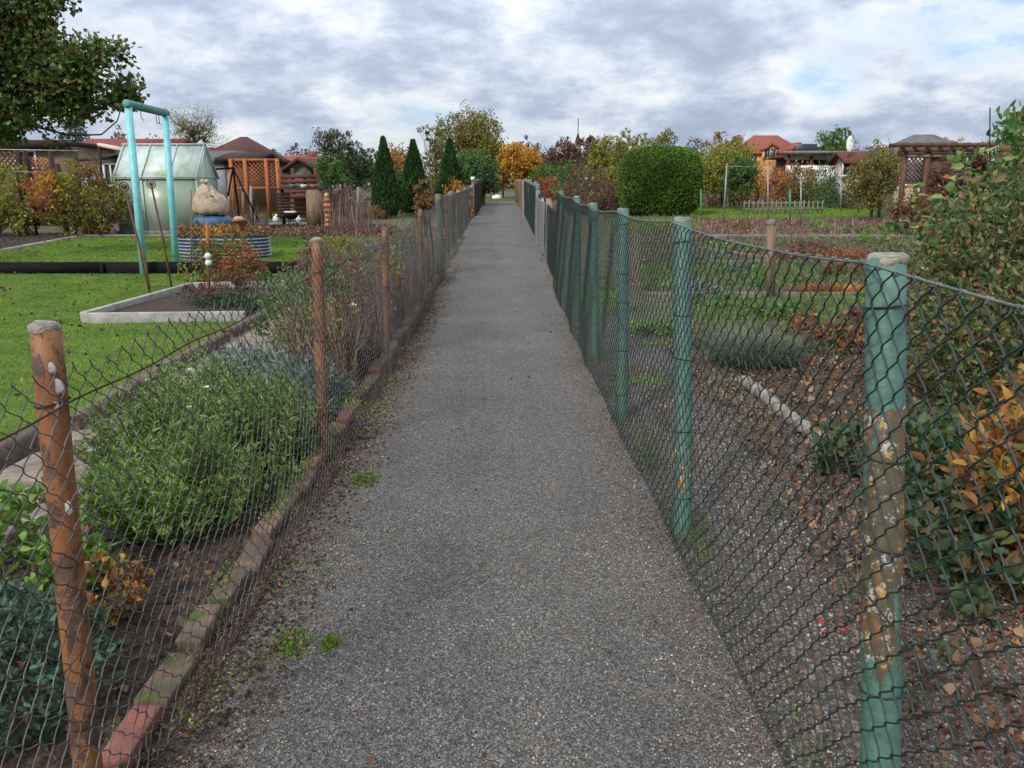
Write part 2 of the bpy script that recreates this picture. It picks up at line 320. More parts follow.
L['mixed'] = leafmat('mixed_autumn', [(.06, .10, .02), (.09, .12, .025), (.16, .13, .03), (.24, .15, .03), (.04, .07, .02), (.20, .08, .03), (.07, .11, .03)])
L['shrubR'] = leafmat('shrub_leaves', [(.045, .075, .026), (.065, .10, .035), (.09, .125, .04), (.035, .06, .022), (.17, .085, .038), (.13, .12, .04), (.055, .085, .034)], .5, .3)
L['shrubG'] = leafmat('dark_ground_leaves', [(.03, .06, .025), (.045, .08, .032), (.022, .045, .02), (.06, .09, .04), (.10, .07, .03)])
L['magenta'] = leafmat('magenta_leaves', [(.16, .05, .08), (.10, .04, .05), (.20, .08, .11), (.09, .07, .03)])
L['copper'] = leafmat('copper_leaves', [(.17, .07, .03), (.12, .05, .028), (.22, .10, .04), (.08, .045, .03), (.07, .08, .03)])
L['lav'] = leafmat('lavender_leaves', [(.075, .115, .075), (.10, .14, .095), (.055, .085, .055), (.13, .16, .11), (.12, .11, .07)])
L['lime'] = leafmat('lime_leaves', [(.15, .22, .06), (.11, .18, .045), (.19, .24, .08), (.08, .13, .04)])
L['litter'] = leafmat('leaf_litter', [(.09, .05, .032), (.13, .07, .04), (.06, .038, .026), (.2, .13, .08), (.05, .035, .025), (.2, .10, .04), (.07, .045, .03)], .8, .1)
L['mulchleaf'] = leafmat('red_leaf_litter', [(.10, .045, .032), (.14, .06, .04), (.06, .035, .026), (.17, .10, .06), (.05, .032, .024)], .85, .1)
L['pebble'] = leafmat('pebbles', [(.085, .079, .071), (.05, .047, .043), (.16, .148, .13), (.12, .10, .08), (.23, .212, .185), (.068, .062, .055), (.105, .099, .091), (.13, .092, .066)], .8, 0)
L['pebbleR'] = leafmat('brown_pebbles', [(.085, .070, .056), (.05, .042, .034), (.14, .12, .098), (.105, .072, .052), (.24, .22, .19), (.065, .054, .044), (.075, .046, .034)], .8, 0)
L['clod'] = leafmat('soil_clods', [(.034, .022, .014), (.024, .015, .010), (.055, .036, .024), (.04, .027, .019)], .95, 0)
L['moss'] = leafmat('moss', [(.10, .17, .015), (.07, .13, .012), (.14, .20, .03)], .8, .2)
L['pinkf'] = leafmat('pink_petals', [(.62, .28, .34), (.55, .2, .28), (.7, .42, .45)], .6, .3)
L['whitef'] = leafmat('white_petals', [(.75, .74, .70), (.65, .64, .6)], .6, .3)
L['purpf'] = leafmat('purple_petals', [(.25, .07, .18), (.33, .12, .25), (.18, .05, .13)], .6, .3)
L['redf'] = leafmat('red_petals', [(.5, .03, .04), (.6, .06, .07)], .6, .3)
L['dry'] = leafmat('dry_stalks', [(.24, .17, .10), (.17, .11, .065), (.12, .075, .05), (.30, .23, .15), (.10, .05, .045)], .9, .2)
L['dryred'] = leafmat('dry_dark_stalks', [(.12, .07, .06), (.09, .05, .045), (.18, .12, .10), (.07, .045, .04)], .9, .1)

# ------------------------------------------------------------------ ground sheets
def inpoly(P, poly):
    x, y = P[:, 0], P[:, 1]; r = np.zeros(len(P), bool); n = len(poly)
    for i in range(n):
        x1, y1 = poly[i][:2]; x2, y2 = poly[(i + 1) % n][:2]
        if y1 == y2: continue
        r ^= ((y1 > y) != (y2 > y)) & (x < (x2 - x1) * (y - y1) / (y2 - y1) + x1)
    return r
def scatter(poly, n, rng=R, z=0.):
    a = np.array([p[:2] for p in poly], float); lo, hi = a.min(0), a.max(0); out = []; k = 0
    while k < n:
        P = rng.uniform(lo, hi, (n * 2, 2)); P = P[inpoly(P, a)]; out.append(P); k += len(P)
        if not len(P): break
    P = np.concatenate(out)[:n]; return np.column_stack([P, TZ(P[:, 1]) + z])
import bmesh
def sheet(name, poly, dz, mat, kind='structure'):
    bm = bmesh.new(); bm.faces.new([bm.verts.new((p[0], p[1], 0)) for p in poly])
    for yy in (9, 40):
        bmesh.ops.bisect_plane(bm, geom=bm.verts[:] + bm.edges[:] + bm.faces[:], plane_co=(0, yy, 0), plane_no=(0, 1, 0))
    for v in bm.verts: v.co.z = tz(v.co.y) + dz
    bmesh.ops.triangulate(bm, faces=bm.faces[:]); bmesh.ops.recalc_face_normals(bm, faces=bm.faces[:])
    me = bpy.data.meshes.new(name); bm.to_mesh(me); bm.free(); me.materials.append(mat)
    if len(me.polygons) and me.polygons[0].normal.z < 0: me.flip_normals()
    o = bpy.data.objects.new(name, me); C.objects.link(o); o['kind'] = kind; return o
sheet('ground', [(-700, -12), (700, -12), (700, 1500), (-700, 1500)], 0, M['ground'])
PATH = [(-.86, -3), (.78, -3), (.78, 9), (.90, 37), (.92, 46), (-.95, 46), (-.93, 37), (-.93, 9)]
sheet('path', PATH, .010, M['path'])
gR = [(.78, -3), (.78, 12), (1.15, 12.0), (1.35, 9.5), (1.6, 7.6), (1.75, 6.0), (1.78, 4.8), (1.72, 3.6), (1.62, 2.4), (2.2, -3)]
sheet('gravel', gR, .006, M['gravel_brown'])
sheet('soil_strip', [(-.86, -3), (-.86, 13), (-1.95, 13), (-1.95, -3)], .006, M['soil'])
def wavy(name, xa, xb, amp, dz, mat, y0=-1, y1=20, n=90, sd=1):
    ys = np.linspace(y0, y1, n); e = xb + amp * (noise3(np.column_stack([ys, 0 * ys, 0 * ys]), 2.2, sd) + .5 * noise3(np.column_stack([ys, 0 * ys, 0 * ys]), 7, sd + 1))
    return sheet(name, [(xa, y) for y in ys[::-1]] + [(x, y) for x, y in zip(e, ys)], dz, mat)
wavy('soil_margin', -1.0, -.845, .03, .014, M['soil'], sd=3); wavy('gravel_margin', .95, .74, -.05, .014, M['gravel_brown'], y1=12, sd=6)
g1 = [(-2.62, 2), (-2.62, 12.55), (-16, 12.75), (-16, 2)]
sheet('lawn', g1, .008, M['lawn'])
g2 = [tuple(G(0, 252)[:2]), tuple(G(75, 238)[:2]), tuple(G(392, 238)[:2]), (-2.4, 12.85), (-11, 12.95)]
sheet('lawn', g2, .008, M['lawn'])
sheet('flower_bed', [tuple(G(-60, 262)[:2]), tuple(G(75, 239)[:2]), tuple(G(75, 233)[:2]), tuple(G(-120, 233)[:2])], .006, M['soil'])
sheet('flower_bed', [tuple(G(76, 237.4)[:2]), tuple(G(396, 237.4)[:2]), tuple(G(420, 224)[:2]), tuple(G(90, 224)[:2])], .009, M['mulch'])
sheet('lawn', [tuple(G(240, 221.5)[:2]), tuple(G(345, 221.5)[:2]), tuple(G(345, 212)[:2]), tuple(G(236, 212)[:2])], .008, M['lawn'])
# right garden strips
sheet('lawn', [tuple(G(696, 219)[:2]), tuple(G(884, 217)[:2]), tuple(G(884, 206)[:2]), tuple(G(690, 207)[:2])], .010, M['lawn'])
sheet('vegetable_bed', [tuple(G(690, 236)[:2]), tuple(G(980, 236)[:2]), tuple(G(960, 219)[:2]), tuple(G(690, 219.5)[:2])], .007, M['mulch'])
sheet('vegetable_bed', [tuple(G(640, 262)[:2]), tuple(G(1000, 262)[:2]), tuple(G(1000, 238)[:2]), tuple(G(640, 238)[:2])], .007, M['soil'])
sheet('vegetable_bed', [tuple(G(640, 293)[:2]), tuple(G(940, 293)[:2]), tuple(G(940, 264)[:2]), tuple(G(620, 264)[:2])], .007, M['mulch'])
sheet('flower_bed', [(1.80, 1), (1.84, 4.6), (1.9, 7.9), (5.2, 7.9), (5.2, 1)], .009, M['mulch'])
sheet('grass_patch', [tuple(G(700, 320)[:2]), tuple(G(900, 318)[:2]), tuple(G(900, 296)[:2]), tuple(G(690, 296)[:2])], .008, M['lawn'])
sheet('grass_patch', [(-1.6, 46.2), (1.9, 46.2), (1.9, 60), (-1.6, 60)], .008, M['lawn'])

# ------------------------------------------------------------------ grass (uncountable)
def grass(label, P, h, w, mat, lean=.5):
    return tag(MB().blades(P, h, w, lean).build('grass', mat), label, 'grass', kind='stuff')
vis1 = [(-2.66, 2.6), (-2.66, 12.5), (-9.6, 12.6), (-7.4, 9.5), (-4.4, 5.4), (-2.9, 3.2)]
cut = [(-4.45, 8.4), (-2.62, 8.4), (-2.62, 11.2), (-4.45, 11.2)]
P = scatter(vis1, 120000); P = P[~inpoly(P, cut)]
grass('short bright green lawn grass in front of the black board edging', P, .032, .006, L['grass'], .9)
P = scatter(g2, 60000); grass('mown green lawn grass around the corrugated raised bed', P, .04, .012, L['grass'], .8)
P = scatter([tuple(G(240, 221.5)[:2]), tuple(G(345, 221.5)[:2]), tuple(G(345, 212)[:2]), tuple(G(236, 212)[:2])], 9000); grass('strip of green grass behind the raised bed', P, .05, .02, L['grass'])
P = scatter([tuple(G(696, 219)[:2]), tuple(G(884, 217)[:2]), tuple(G(884, 206)[:2]), tuple(G(690, 207)[:2])], 22000)
grass('strip of green lawn beyond the vegetable beds', P, .07, .02, L['grass'])
P = scatter([tuple(G(700, 320)[:2]), tuple(G(900, 318)[:2]), tuple(G(900, 296)[:2]), tuple(G(690, 296)[:2])], 14000)
P = P[noise3(P, 2.5, 5) > -.1]; grass('patchy low weeds before the timber edging of the right beds', P, .08, .012, L['dkgrass'], 1)
P = scatter([(-1.6, 46.2), (1.9, 46.2), (1.9, 60), (-1.6, 60)], 8000); grass('grass growing over the far end of the path', P, .1, .03, L['dkgrass'], 1)
P = scatter([(.82, 5.2), (1.7, 5.2), (1.6, 12), (.84, 12)], 9000); P = P[noise3(P, 2.2, 9) > .35]
grass('green weed tufts in the gravel behind the green fence', P, .06, .01, L['bright'], 1)
# weeds and moss on the path edges
def edge_strip(n, x0, x1, y0, y1, thr, seed):
    P = scatter([(x0, y0), (x1, y0), (x1, y1), (x0, y1)], n, z=.01); return P[noise3(P, 4, seed) > thr]
P = np.vstack([edge_strip(9000, -.90, -.72, 1.2, 14, .25, 3), edge_strip(3000, -.72, -.55, 2, 12, .75, 8)])
P = np.vstack([P] + [np.column_stack([R.normal(cx, s, 350), R.normal(cy, s * 1.5, 350), np.full(350, .012)]) for cx, cy, s in
    [(G(290, 648)[0], G(290, 648)[1], .035), (G(365, 482)[0], G(365, 482)[1], .035), (G(330, 648)[0], G(330, 648)[1] , .012)]])
tag(MB().leaves(P, .014, .6, None, up=.8).build('moss', L['moss']), 'yellow-green moss tufts on the left edge of the path', 'moss', kind='stuff')

# ------------------------------------------------------------------ pebbles, clods, litter
def stones(P, rmin, rmax, mat, name, label, cat, flat=.65):
    n = len(P); o = np.array([[1, 0, 0], [0, 1, 0], [-1, 0, 0], [0, -1, 0], [0, 0, 1], [0, 0, -1]], float)
    t = np.array([[0, 1, 4], [1, 2, 4], [2, 3, 4], [3, 0, 4], [1, 0, 5], [2, 1, 5], [3, 2, 5], [0, 3, 5]])
    r = (rmin + (rmax - rmin) * R.uniform(0, 1, n) ** 2.5)[:, None, None]
    v = o[None] * r * R.uniform(.6, 1.3, (n, 6, 1)) * np.array([1, 1, flat]); a = R.uniform(0, 6.3, n); c, s_ = np.cos(a), np.sin(a)
    x = v[..., 0] * c[:, None] - v[..., 1] * s_[:, None]; y = v[..., 0] * s_[:, None] + v[..., 1] * c[:, None]
    v = np.stack([x, y, v[..., 2]], -1) + P[:, None]
    b = MB(); b.add(v, None, (np.arange(n)[:, None, None] * 6 + t[None])); return tag(b.build(name, mat), label, cat, kind='stuff')
P = np.vstack([scatter([(-.85, .8), (.78, .8), (.78, 3.2), (-.85, 3.2)], 42000, z=.011), scatter([(-.85, 3.2), (.78, 3.2), (.78, 7), (-.85, 7)], 26000, z=.011)])
stones(P, .0020, .0056, L['pebble'], 'pebbles', 'fine grey stones lying loose on the path', 'pebbles')
P = np.vstack([scatter([(-.85, .8), (-.3, .8), (-.55, 7), (-.85, 7)], 700, z=.012), scatter([(.35, .8), (.78, .8), (.78, 7), (.55, 7)], 900, z=.012), scatter([(-.8, .8), (.78, .8), (.78, 7), (-.8, 7)], 260, z=.012)])
stones(P, .003, .0065, leafmat('pale_stones', [(.22, .20, .17), (.16, .14, .115), (.30, .28, .25), (.15, .09, .065), (.12, .095, .075)], .8, 0), 'pale_pebbles', 'larger pale and reddish stones scattered over the path', 'pebbles')
n_ = 26000; P = np.column_stack([.88 - np.abs(R.normal(0, .17, n_)), R.uniform(.9, 9, n_) ** 1., np.zeros(n_)]); P[:, 1] = .9 + 8 * R.uniform(0, 1, n_) ** 1.6; P = P[P[:, 0] > -.2]; P[:, 2] = TZ(P[:, 1]) + .016
stones(P, .002, .0062, L['pebbleR'], 'pebbles', 'brown and pale gravel strewn from the green fence onto the path', 'pebbles')
n_ = 14000; P = np.column_stack([-.92 + np.abs(R.normal(0, .12, n_)), .9 + 9 * R.uniform(0, 1, n_) ** 1.5, np.zeros(n_)]); P[:, 2] = TZ(P[:, 1]) + .015; P = P[P[:, 0] < -.4]
stones(P, .002, .009, L['clod'], 'soil_crumbs', 'dark earth crumbs spilling onto the left edge of the path', 'soil')
n_ = 1500; P = np.column_stack([-.9 + np.abs(R.normal(0, .11, n_)), 1 + 11 * R.uniform(0, 1, n_) ** 1.3, np.zeros(n_)]); P[:, 2] = TZ(P[:, 1]) + .018
tag(MB().leaves(P, .018, .6, None, fold=.5, up=.15).build('fallen_leaves', L['mulchleaf']), 'small dark leaf scraps drifted against the brick edging', 'leaves', kind='stuff')
P = scatter([(.79, .9), (2.0, .9), (1.8, 5.2), (.79, 6.5)], 38000, z=.008); stones(P, .003, .010, L['pebbleR'], 'pebbles', 'brown and pink gravel behind the green wire fence', 'pebbles')
P = scatter([(-.98, 1), (-2.0, 1), (-2.0, 7), (-.98, 7)], 14000, z=.006); stones(P, .004, .018, L['clod'], 'soil_crumbs', 'loose dark soil crumbs in the left flower bed', 'soil')
P = scatter([(1.8, 1.5), (4.5, 2.5), (4.5, 7.8), (1.85, 7.8)], 16000, z=.01); stones(P, .005, .02, L['clod'], 'soil_crumbs', 'dark soil crumbs under the right shrubs', 'soil')
def litter(P, size, label, mat=None): return tag(MB().leaves(P, size, .65, None, fold=.5, up=.15).build('fallen_leaves', mat or L['litter']), label, 'leaves', kind='stuff')
P = scatter([(-.86, 1), (-.6, 1), (-.68, 14), (-.9, 14)], 2600, z=.016); litter(P[noise3(P, 3, 12) > -.3], .018, 'brown fallen leaves along the left path edge')
P = scatter([(.66, 1), (.9, 1), (.9, 20), (.72, 20)], 2200, z=.016); litter(P[noise3(P, 3, 14) > .0], .018, 'brown fallen leaves along the green fence foot')
P = scatter([(1.2, 1.4), (4.5, 2.5), (4.5, 7.8), (1.5, 7.8)], 9000, z=.02); litter(P, .04, 'dry brown leaves under the right garden shrubs')
P = scatter([(-.98, 1.2), (-1.9, 1.2), (-1.9, 8), (-.98, 8)], 1400, z=.015); litter(P, .035, 'dead leaves on the soil of the left flower bed')
P = scatter([(.95, 1), (2.4, 1), (2.4, 3.6), (1.25, 3.6)], 4200, z=.014); litter(P[noise3(P, 2.4, 33) > -.35], .026, 'reddish dead leaves over the gravel by the nearest green post', L['mulchleaf'])
P = scatter([(.85, 1), (1.7, 1), (1.7, 6), (.85, 6)], 900, z=.014); litter(P, .02, 'scattered brown leaves on the gravel inside the green fence', L['mulchleaf'])
P = scatter([(-.8, 1), (.75, 1), (.8, 25), (-.85, 25)], 260, z=.016); litter(P, .022, 'few small leaves lying over the path')

P = scatter(vis1, 420, z=.03); P = P[~inpoly(P, cut)]; litter(P, .05, 'yellow and brown leaves fallen on the near left lawn')
P = scatter(g2, 160, z=.04); litter(P, .07, 'few fallen leaves on the rear left lawn')
P = scatter(vis1, 9000); P = P[~inpoly(P, cut)]; P = P[noise3(P, 1.7, 55) > .35]; grass('coarser paler grass patches in the near left lawn', P, .045, .011, L['dkgrass'], 1.1)
Q = []
for px, py in ((683, 537), (622, 421), (595, 361), (578, 323), (563, 300)):
    q = G(px, py); Q.append(np.column_stack([R.normal(q[0] + .01, .05, 90), R.normal(q[1], .07, 90), np.full(90, q[2])]))
P = scatter([(.74, 1.2), (.83, 1.2), (.83, 12), (.74, 12)], 2600); Q.append(P[noise3(P, 5, 61) > .3]); P = scatter([(-1.0, 1.5), (-.88, 1.5), (-.88, 12), (-1.0, 12)], 2600); Q.append(P[noise3(P, 5, 62) > .2])
grass('thin weeds growing along the feet of both fences', np.vstack(Q), .07, .006, L['dkgrass'], 1.1)

# ------------------------------------------------------------------ chain link fences
def arc(pts):
    pts = np.array(pts, float); s = np.r_[0, np.cumsum(np.linalg.norm(np.diff(pts[:, :2], axis=0), axis=1))]; return pts, s
def at_s(pts, S, s): return np.stack([np.interp(s, S, pts[:, k]) for k in range(pts.shape[1])], -1)
def chain_link(parent, mat, pts, height, side, Wd=.071, Hd=.071, r=.0016, m=4, amp=.01, seed=1, sides=4, spike=0, sag=.02, lean=0.):
    """pts: (x, y, z_top) along the run; side: +1 / -1 = direction in x that faces the path"""
    g = np.random.default_rng(seed); pts, S = arc(pts); nw = int(S[-1] / (Wd / 2)); nk = int(height / (Hd / 2))
    i = np.arange(nw)[:, None, None]; k = np.arange(nk)[None, :, None]; t = (np.arange(m) / m)[None, None, :]
    par = (i + k) % 2; ov = r * 1.3 / (Wd / 2)
    a = np.where(par == 0, -ov, 1 + ov); b = np.where(par == 0, 1 + ov, -ov); sm = t * .45 + (t * t * (3 - 2 * t)) * .55
    x = i * Wd / 2 + (a + (b - a) * sm) * Wd / 2; dz = (k + t) * Hd / 2 + 0 * i
    o = np.sin(math.pi * t) * np.where(par == 0, 1, -1) * r * 1.6
    s = x.reshape(nw, -1); dz = dz.reshape(nw, -1); o = (o + 0 * dz.reshape(nw, nk, m)).reshape(nw, -1)
    if spike: dz[:, 0] -= spike * g.uniform(0, 1, nw)
    q = np.stack([s, dz, 0 * s], -1).reshape(-1, 3)
    n1 = noise3(q, 1.6, seed).reshape(s.shape); n2 = noise3(q, 5.0, seed + 1).reshape(s.shape); n3 = noise3(q, 2.2, seed + 2).reshape(s.shape); n4 = noise3(q, 14, seed + 3).reshape(s.shape)
    edge = np.clip(dz / .15, .15, 1)
    s2 = np.clip(s + (n2 * amp * .7 + n4 * amp * .3) * edge, 0, S[-1]); b_ = at_s(pts, S, s2)
    sg = at_s(np.column_stack([pts[:, 0] * 0, 0 * pts[:, 0]]), S, s2)[..., 0]
    idx = np.clip(np.searchsorted(S, s2) - 1, 0, len(S) - 2); u = (s2 - S[idx]) / np.maximum(S[idx + 1] - S[idx], 1e-6)
    sgz = -sag * 4 * u * (1 - u)
    z = b_[..., 2] - dz + sgz + n3 * amp * .6 + n4 * amp * .25
    tn = unit(pts[-1, :2] - pts[0, :2]); nrm = np.array([tn[1], -tn[0]]) * side * (1 if tn[1] > 0 else -1)
    off = o + (n1 * amp * 1.3) * edge + lean * dz
    P = np.stack([b_[..., 0] + nrm[0] * off, b_[..., 1] + nrm[1] * off, z], -1)
    T = unit(np.gradient(P, axis=1)); N = np.array([nrm[0], nrm[1], 0.]); U = unit(np.cross(T, N)); V = np.cross(U, T)
    an = np.arange(sides) / sides * 2 * math.pi + .4
    v = P[:, :, None] + r * (np.cos(an)[:, None] * U[:, :, None] + np.sin(an)[:, None] * V[:, :, None])
    npn = P.shape[1]; ii = (np.arange(nw)[:, None, None] * npn + np.arange(npn - 1)[None, :, None]) * sides; j = np.arange(sides)[None, None]; j2 = (j + 1) % sides
    qd = np.stack([ii + j, ii + j2, ii + sides + j2, ii + sides + j], -1).reshape(-1, 4)
    return MB(smooth=True).add(v, qd).build('wire_mesh', mat, parent)
def tension(parent, mat, pts, dz, r, off, sag=.02, seed=1, jit=.004):
    pts, S = arc(pts); s = np.linspace(0, S[-1], int(S[-1] * 12) + 2); b_ = at_s(pts, S, s); idx = np.clip(np.searchsorted(S, s) - 1, 0, len(S) - 2)
    u = (s - S[idx]) / np.maximum(S[idx + 1] - S[idx], 1e-6); P = b_.copy(); P[:, 2] -= dz + sag * 4 * u * (1 - u); P[:, 0] += off
    P[:, 2] += jit * noise3(np.column_stack([s, s * 0, s * 0]), 3, seed)
    return MB(smooth=True).tube(P, r, 6).build('tension_wire', mat, parent)
def post(parent, base, top, r, mat, capmat=None, ties=(), tiemat=None, side=-1, k=18, square=False):
    base = np.array(base, float); top = np.array(top, float); n = 14; u = np.linspace(-.12, 1, n)[:, None]
    P = base + (top - base) * u; b = MB(smooth=not square)
    if square: b.beam(P[0], top, r * 2, r * 2)
    else: b.tube(P + np.column_stack([noise3(P, 6, 3), noise3(P, 6, 4), 0 * P[:, 0]]) * r * .06, r, k)
    o = b.build('post', mat, parent, bevel=.004 if square else 0)
    if capmat:
        c = MB(smooth=True); pr = [(r * 1.0, -.006), (r * 1.03, .0), (r * .99, .006), (r * .7, .011), (.001, .012)]; c.lathe(top, pr, 14)
        v = c.v[0]; v += (noise3(v * 1., 60, 5)[:, None]) * .004; c.build('post_cap', capmat, o)
    for h in ties:
        p = base + (top - base) * h; a = np.linspace(0, 2 * math.pi, 19); rr = r + .004
        MB(smooth=True).tube(np.column_stack([p[0] + rr * np.cos(a), p[1] + rr * np.sin(a), p[2] + .006 * np.sin(a + h * 9)]), .0022, 5, False).build('tie_wire', tiemat, o)
    return o
# --- right near fence, green
XR = .765
fr = thing('chain_link_fence', 'dark green chain link fence on round green posts, right of the path, nearest section', 'fence', (XR, 1.5, 0))
rp = [(PX(888, 253, XR), 'green_post_worn', .038), (PX(682, 217, XR), 'green_post_low', .037), (PX(623, 208, XR), 'green_post', .036), (PX(593, 203, XR), 'green_post', .036), (PX(577, 196, XR), 'green_post', .036), (PX(561, 190, XR), 'green_post', .032)]
tops = []
for n_, (p, m_, r_) in enumerate(rp):
    last = n_ == 5
    if n_ == 0: q_ = PX(880, 768, XR); base = p + (q_ - p) * (p[2] / (p[2] - q_[2]))
    else: base = G(*((0, 0), (683, 537), (622, 421), (595, 361), (578, 323), (563, 300))[n_])
    tops.append([XR, p[1], p[2]])
    post(fr, base, p - [0, 0, .012], r_, M[m_], None if last else M['cap'], (.93, .70, .56, .33, .13) if n_ < 3 else (.9, .4), M['wire_green'], square=False)
# spacing of the nearest posts continues behind the viewer
post(fr, (XR, -.35, 0), (XR, -.25, 1.28), .044, M['green_post'], M['cap'])
line = [[XR, -.25, 1.25]] + [[XR, t_[1], t_[2] - .025] for t_ in tops]
off = -.050; ln = [[x + off, y, z] for x, y, z in line]
chain_link(fr, M['wire_green'], ln, 1.235, -1, r=.0019, m=5, amp=.016, seed=4, sides=5, sag=.022, lean=.03)
tension(fr, M['wire_top'], ln, -.006, .0028, .0, .022, 2)
tension(fr, M['wire_green'], ln, .62, .0018, .004, .03, 3); tension(fr, M['wire_green'], ln, 1.20, .0018, -.03, .01, 5)
# twisted wire ends hooked round the top wire
hk = MB(smooth=True); P_, S_ = arc(ln)
for s_ in np.arange(.05, S_[-1], .071):
    b_ = at_s(P_, S_, s_); i_ = min(np.searchsorted(S_, s_) - 1, len(S_) - 2); u_ = (s_ - S_[i_]) / (S_[i_ + 1] - S_[i_]); z0 = b_[2] + .006 - .022 * 4 * u_ * (1 - u_)
    a = np.linspace(0, 9, 9); hk.tube(np.column_stack([b_[0] + .005 * np.cos(a), b_[1] + .012 * a / 9 + .0 * a, z0 + .005 * np.sin(a)]), .0019, 4)
hk.build('wire_hook', M['wire_top'], fr)['kind'] = 'stuff'

# --- left near fence, rusty
XL = -.93
fl = thing('chain_link_fence', 'sagging old grey wire fence on rusty orange posts, left of the path', 'fence', (XL, 1.6, 0))
lp = [(45, 327), (317, 240), (385, 226), (420, 209)]; tl = []
for n_, (px, py) in enumerate(lp):
    p = PX(px, py, XL); tl.append(p); base = np.array([p[0] - .02, p[1] - .05, tz(p[1])])
    o = post(fl, base, p, (.030, .030, .028, .028)[n_], M['rust_post'], M['cap'] if n_ < 2 else None, (.86, .55, .2), M['wire_rust'], k=12)
    if n_ == 0:
        for zz, aa, sz in ((1.04, -.9, .009), (1.00, -.6, .012), (.96, -.85, .007), (.74, -.75, .010)):
            u = zz / p[2]; c_ = base + (p - base) * u; MB(smooth=True).ball((c_[0] + .032 * math.cos(aa), c_[1] + .032 * math.sin(aa), zz), sz, 8, .12, (1, .35, 1.5)).build('paint_flake', M['rust_lite'], o)
post(fl, (XL - .02, -.9, 0), (XL, -.8, 1.14), .033, M['rust_post'], M['cap'])
lnL = [[XL + .036, -.8, 1.10]] + [[XL + .036, p[1], p[2] - .045 - (.02 if i == 0 else 0)] for i, p in enumerate(tl)] + [[XL + .036, 12.2, 1.22]]
chain_link(fl, M['wire_old'], lnL, 1.07, 1, Wd=.072, Hd=.064, r=.0015, m=4, amp=.038, seed=11, sides=4, spike=.014, sag=.035, lean=.05)
tension(fl, M['wire_rust'], lnL, .085, .0026, .004, .03, 8, .012); tension(fl, M['wire_rust'], lnL, .6, .0016, .004, .04, 9, .02); tension(fl, M['wire_rust'], lnL, 1.03, .0018, .05, .01, 10, .012)

# --- far left sections
f2 = thing('chain_link_fence', 'grey wire fence on pale green posts beyond the rusty section, left side of the path', 'fence', (-.93, 12.3, tz(12.3)))
far_l = []
for px, py, m_ in ((438, 194, 'green_old'), (451, 191, 'green_old'), (458, 190, 'wood_grey'), (465, 187, 'green_old'), (471, 186, 'wood_grey')):
    p = PX(px, py, -.93 if px < 460 else -.95)
    if 'green_old' not in M: M['green_old'] = plain('old_green_post', (.11, .17, .11), (.08, .10, .07), 14, .8, .002)
    far_l.append([p[0], p[1], max(p[2], tz(p[1]) + 1.05)]); post(f2, (p[0], p[1], tz(p[1])), far_l[-1], .045, M[m_])
far_l.append([-.95, 27.5, tz(27.5) + 1.1]); post(f2, (-.95, 27.5, tz(27.5)), far_l[-1], .05, M['wood_grey'])
chain_link(f2, M['wire_old'], [[x + .05, y, z - .03] for x, y, z in far_l], 1.05, 1, r=.0026, m=1, amp=.02, seed=21, sides=3)
tension(f2, M['steel'], [[x + .05, y, z - .02] for x, y, z in far_l], 0, .004, 0, .02)
w_ = thing('gate_post', 'grey post with a white cap where the left wire fence ends', 'post', (-.93, 28.2, tz(28.2)))
MB().box((-.93, 28.2, tz(28.2) + .62), (.08, .08, 1.24)).build('shaft', M['wood_grey'], w_); MB().box((-.93, 28.2, tz(28.2) + 1.30), (.13, .13, .12)).build('cap', M['white'], w_)
def board_fence(name, label, x, y0, y1, h, mat, n, r=.05, gap=False, group=None):
    t = thing(name, label, 'fence', (x, y0, tz(y0)), group); ys = np.linspace(y0, y1, n)
    for i, y in enumerate(ys):
        hh = h * (1 + .05 * math.sin(i * 2.1)); post(t, (x, y, tz(y)), (x + .01 * math.sin(i), y, tz(y) + hh), r, M[mat] if isinstance(mat, str) else M[mat[i % len(mat)]], M['cap'] if i % 2 == 0 else None)
    return t, ys
t, ys = board_fence('paling_fence', 'dark brown paling fence at the far left end of the path', -.92, 29, 45, 1.15, 'wood_dark', 30, .09)
for zz in (.3, .9): MB().beam((-.99, 29, tz(29) + zz), (-.99, 39.9, tz(39.9) + zz), .04, .08).build('rail', M['wood_dark'], t)
# --- far right sections
t, ys = board_fence('wire_fence', 'low wire fence on bare wooden posts just past the tall green corner post', .83, 11.0, 13.4, 1.08, ['wood', 'wood_brown'], 3, .055)
chain_link(t, M['wire_green'], [[.77, 11, tz(11) + 1.03], [.77, 13.4, tz(13.4) + 1.05]], 1.0, -1, r=.0026, m=1, amp=.02, seed=31, sides=3)
t, ys = board_fence('wire_fence', 'grey wire fence on weathered grey and dark posts, middle of the right side', .85, 14.3, 18.2, 1.08, ['wood_grey', 'wood_dark', 'steel', 'wood_dark'], 5, .05)
chain_link(t, M['steel'], [[.79, 14.3, tz(14.3) + 1.03], [.79, 18.2, tz(18.2) + 1.05]], 1.0, -1, r=.003, m=1, amp=.02, seed=32, sides=3)
t, ys = board_fence('wire_fence', 'green wire fence on closely set green posts, far right side of the path', .87, 18.9, 27.5, 1.25, 'green_post', 8, .05)
chain_link(t, M['wire_green'], [[.81, 18.9, tz(18.9) + 1.22], [.81, 27.5, tz(27.5) + 1.25]], 1.15, -1, r=.006, m=1, amp=.02, seed=33, sides=3)
t, ys = board_fence('wooden_fence', 'pale grey boards of the fence at the far right end of the path',   .90, 28.3, 30.5, 1.22, 'wood_grey', 3, .10)
t, ys = board_fence('wooden_fence', 'brown timber fence closing off the far right end of the path', .92, 31.5, 45, 1.12, ['wood', 'wood_brown'], 14, .09)
for zz in (.3, .9): MB().beam((.99, 31.5, tz(31.5) + zz), (.99, 39.9, tz(39.9) + zz), .04, .08).build('rail', M['wood_brown'], t)

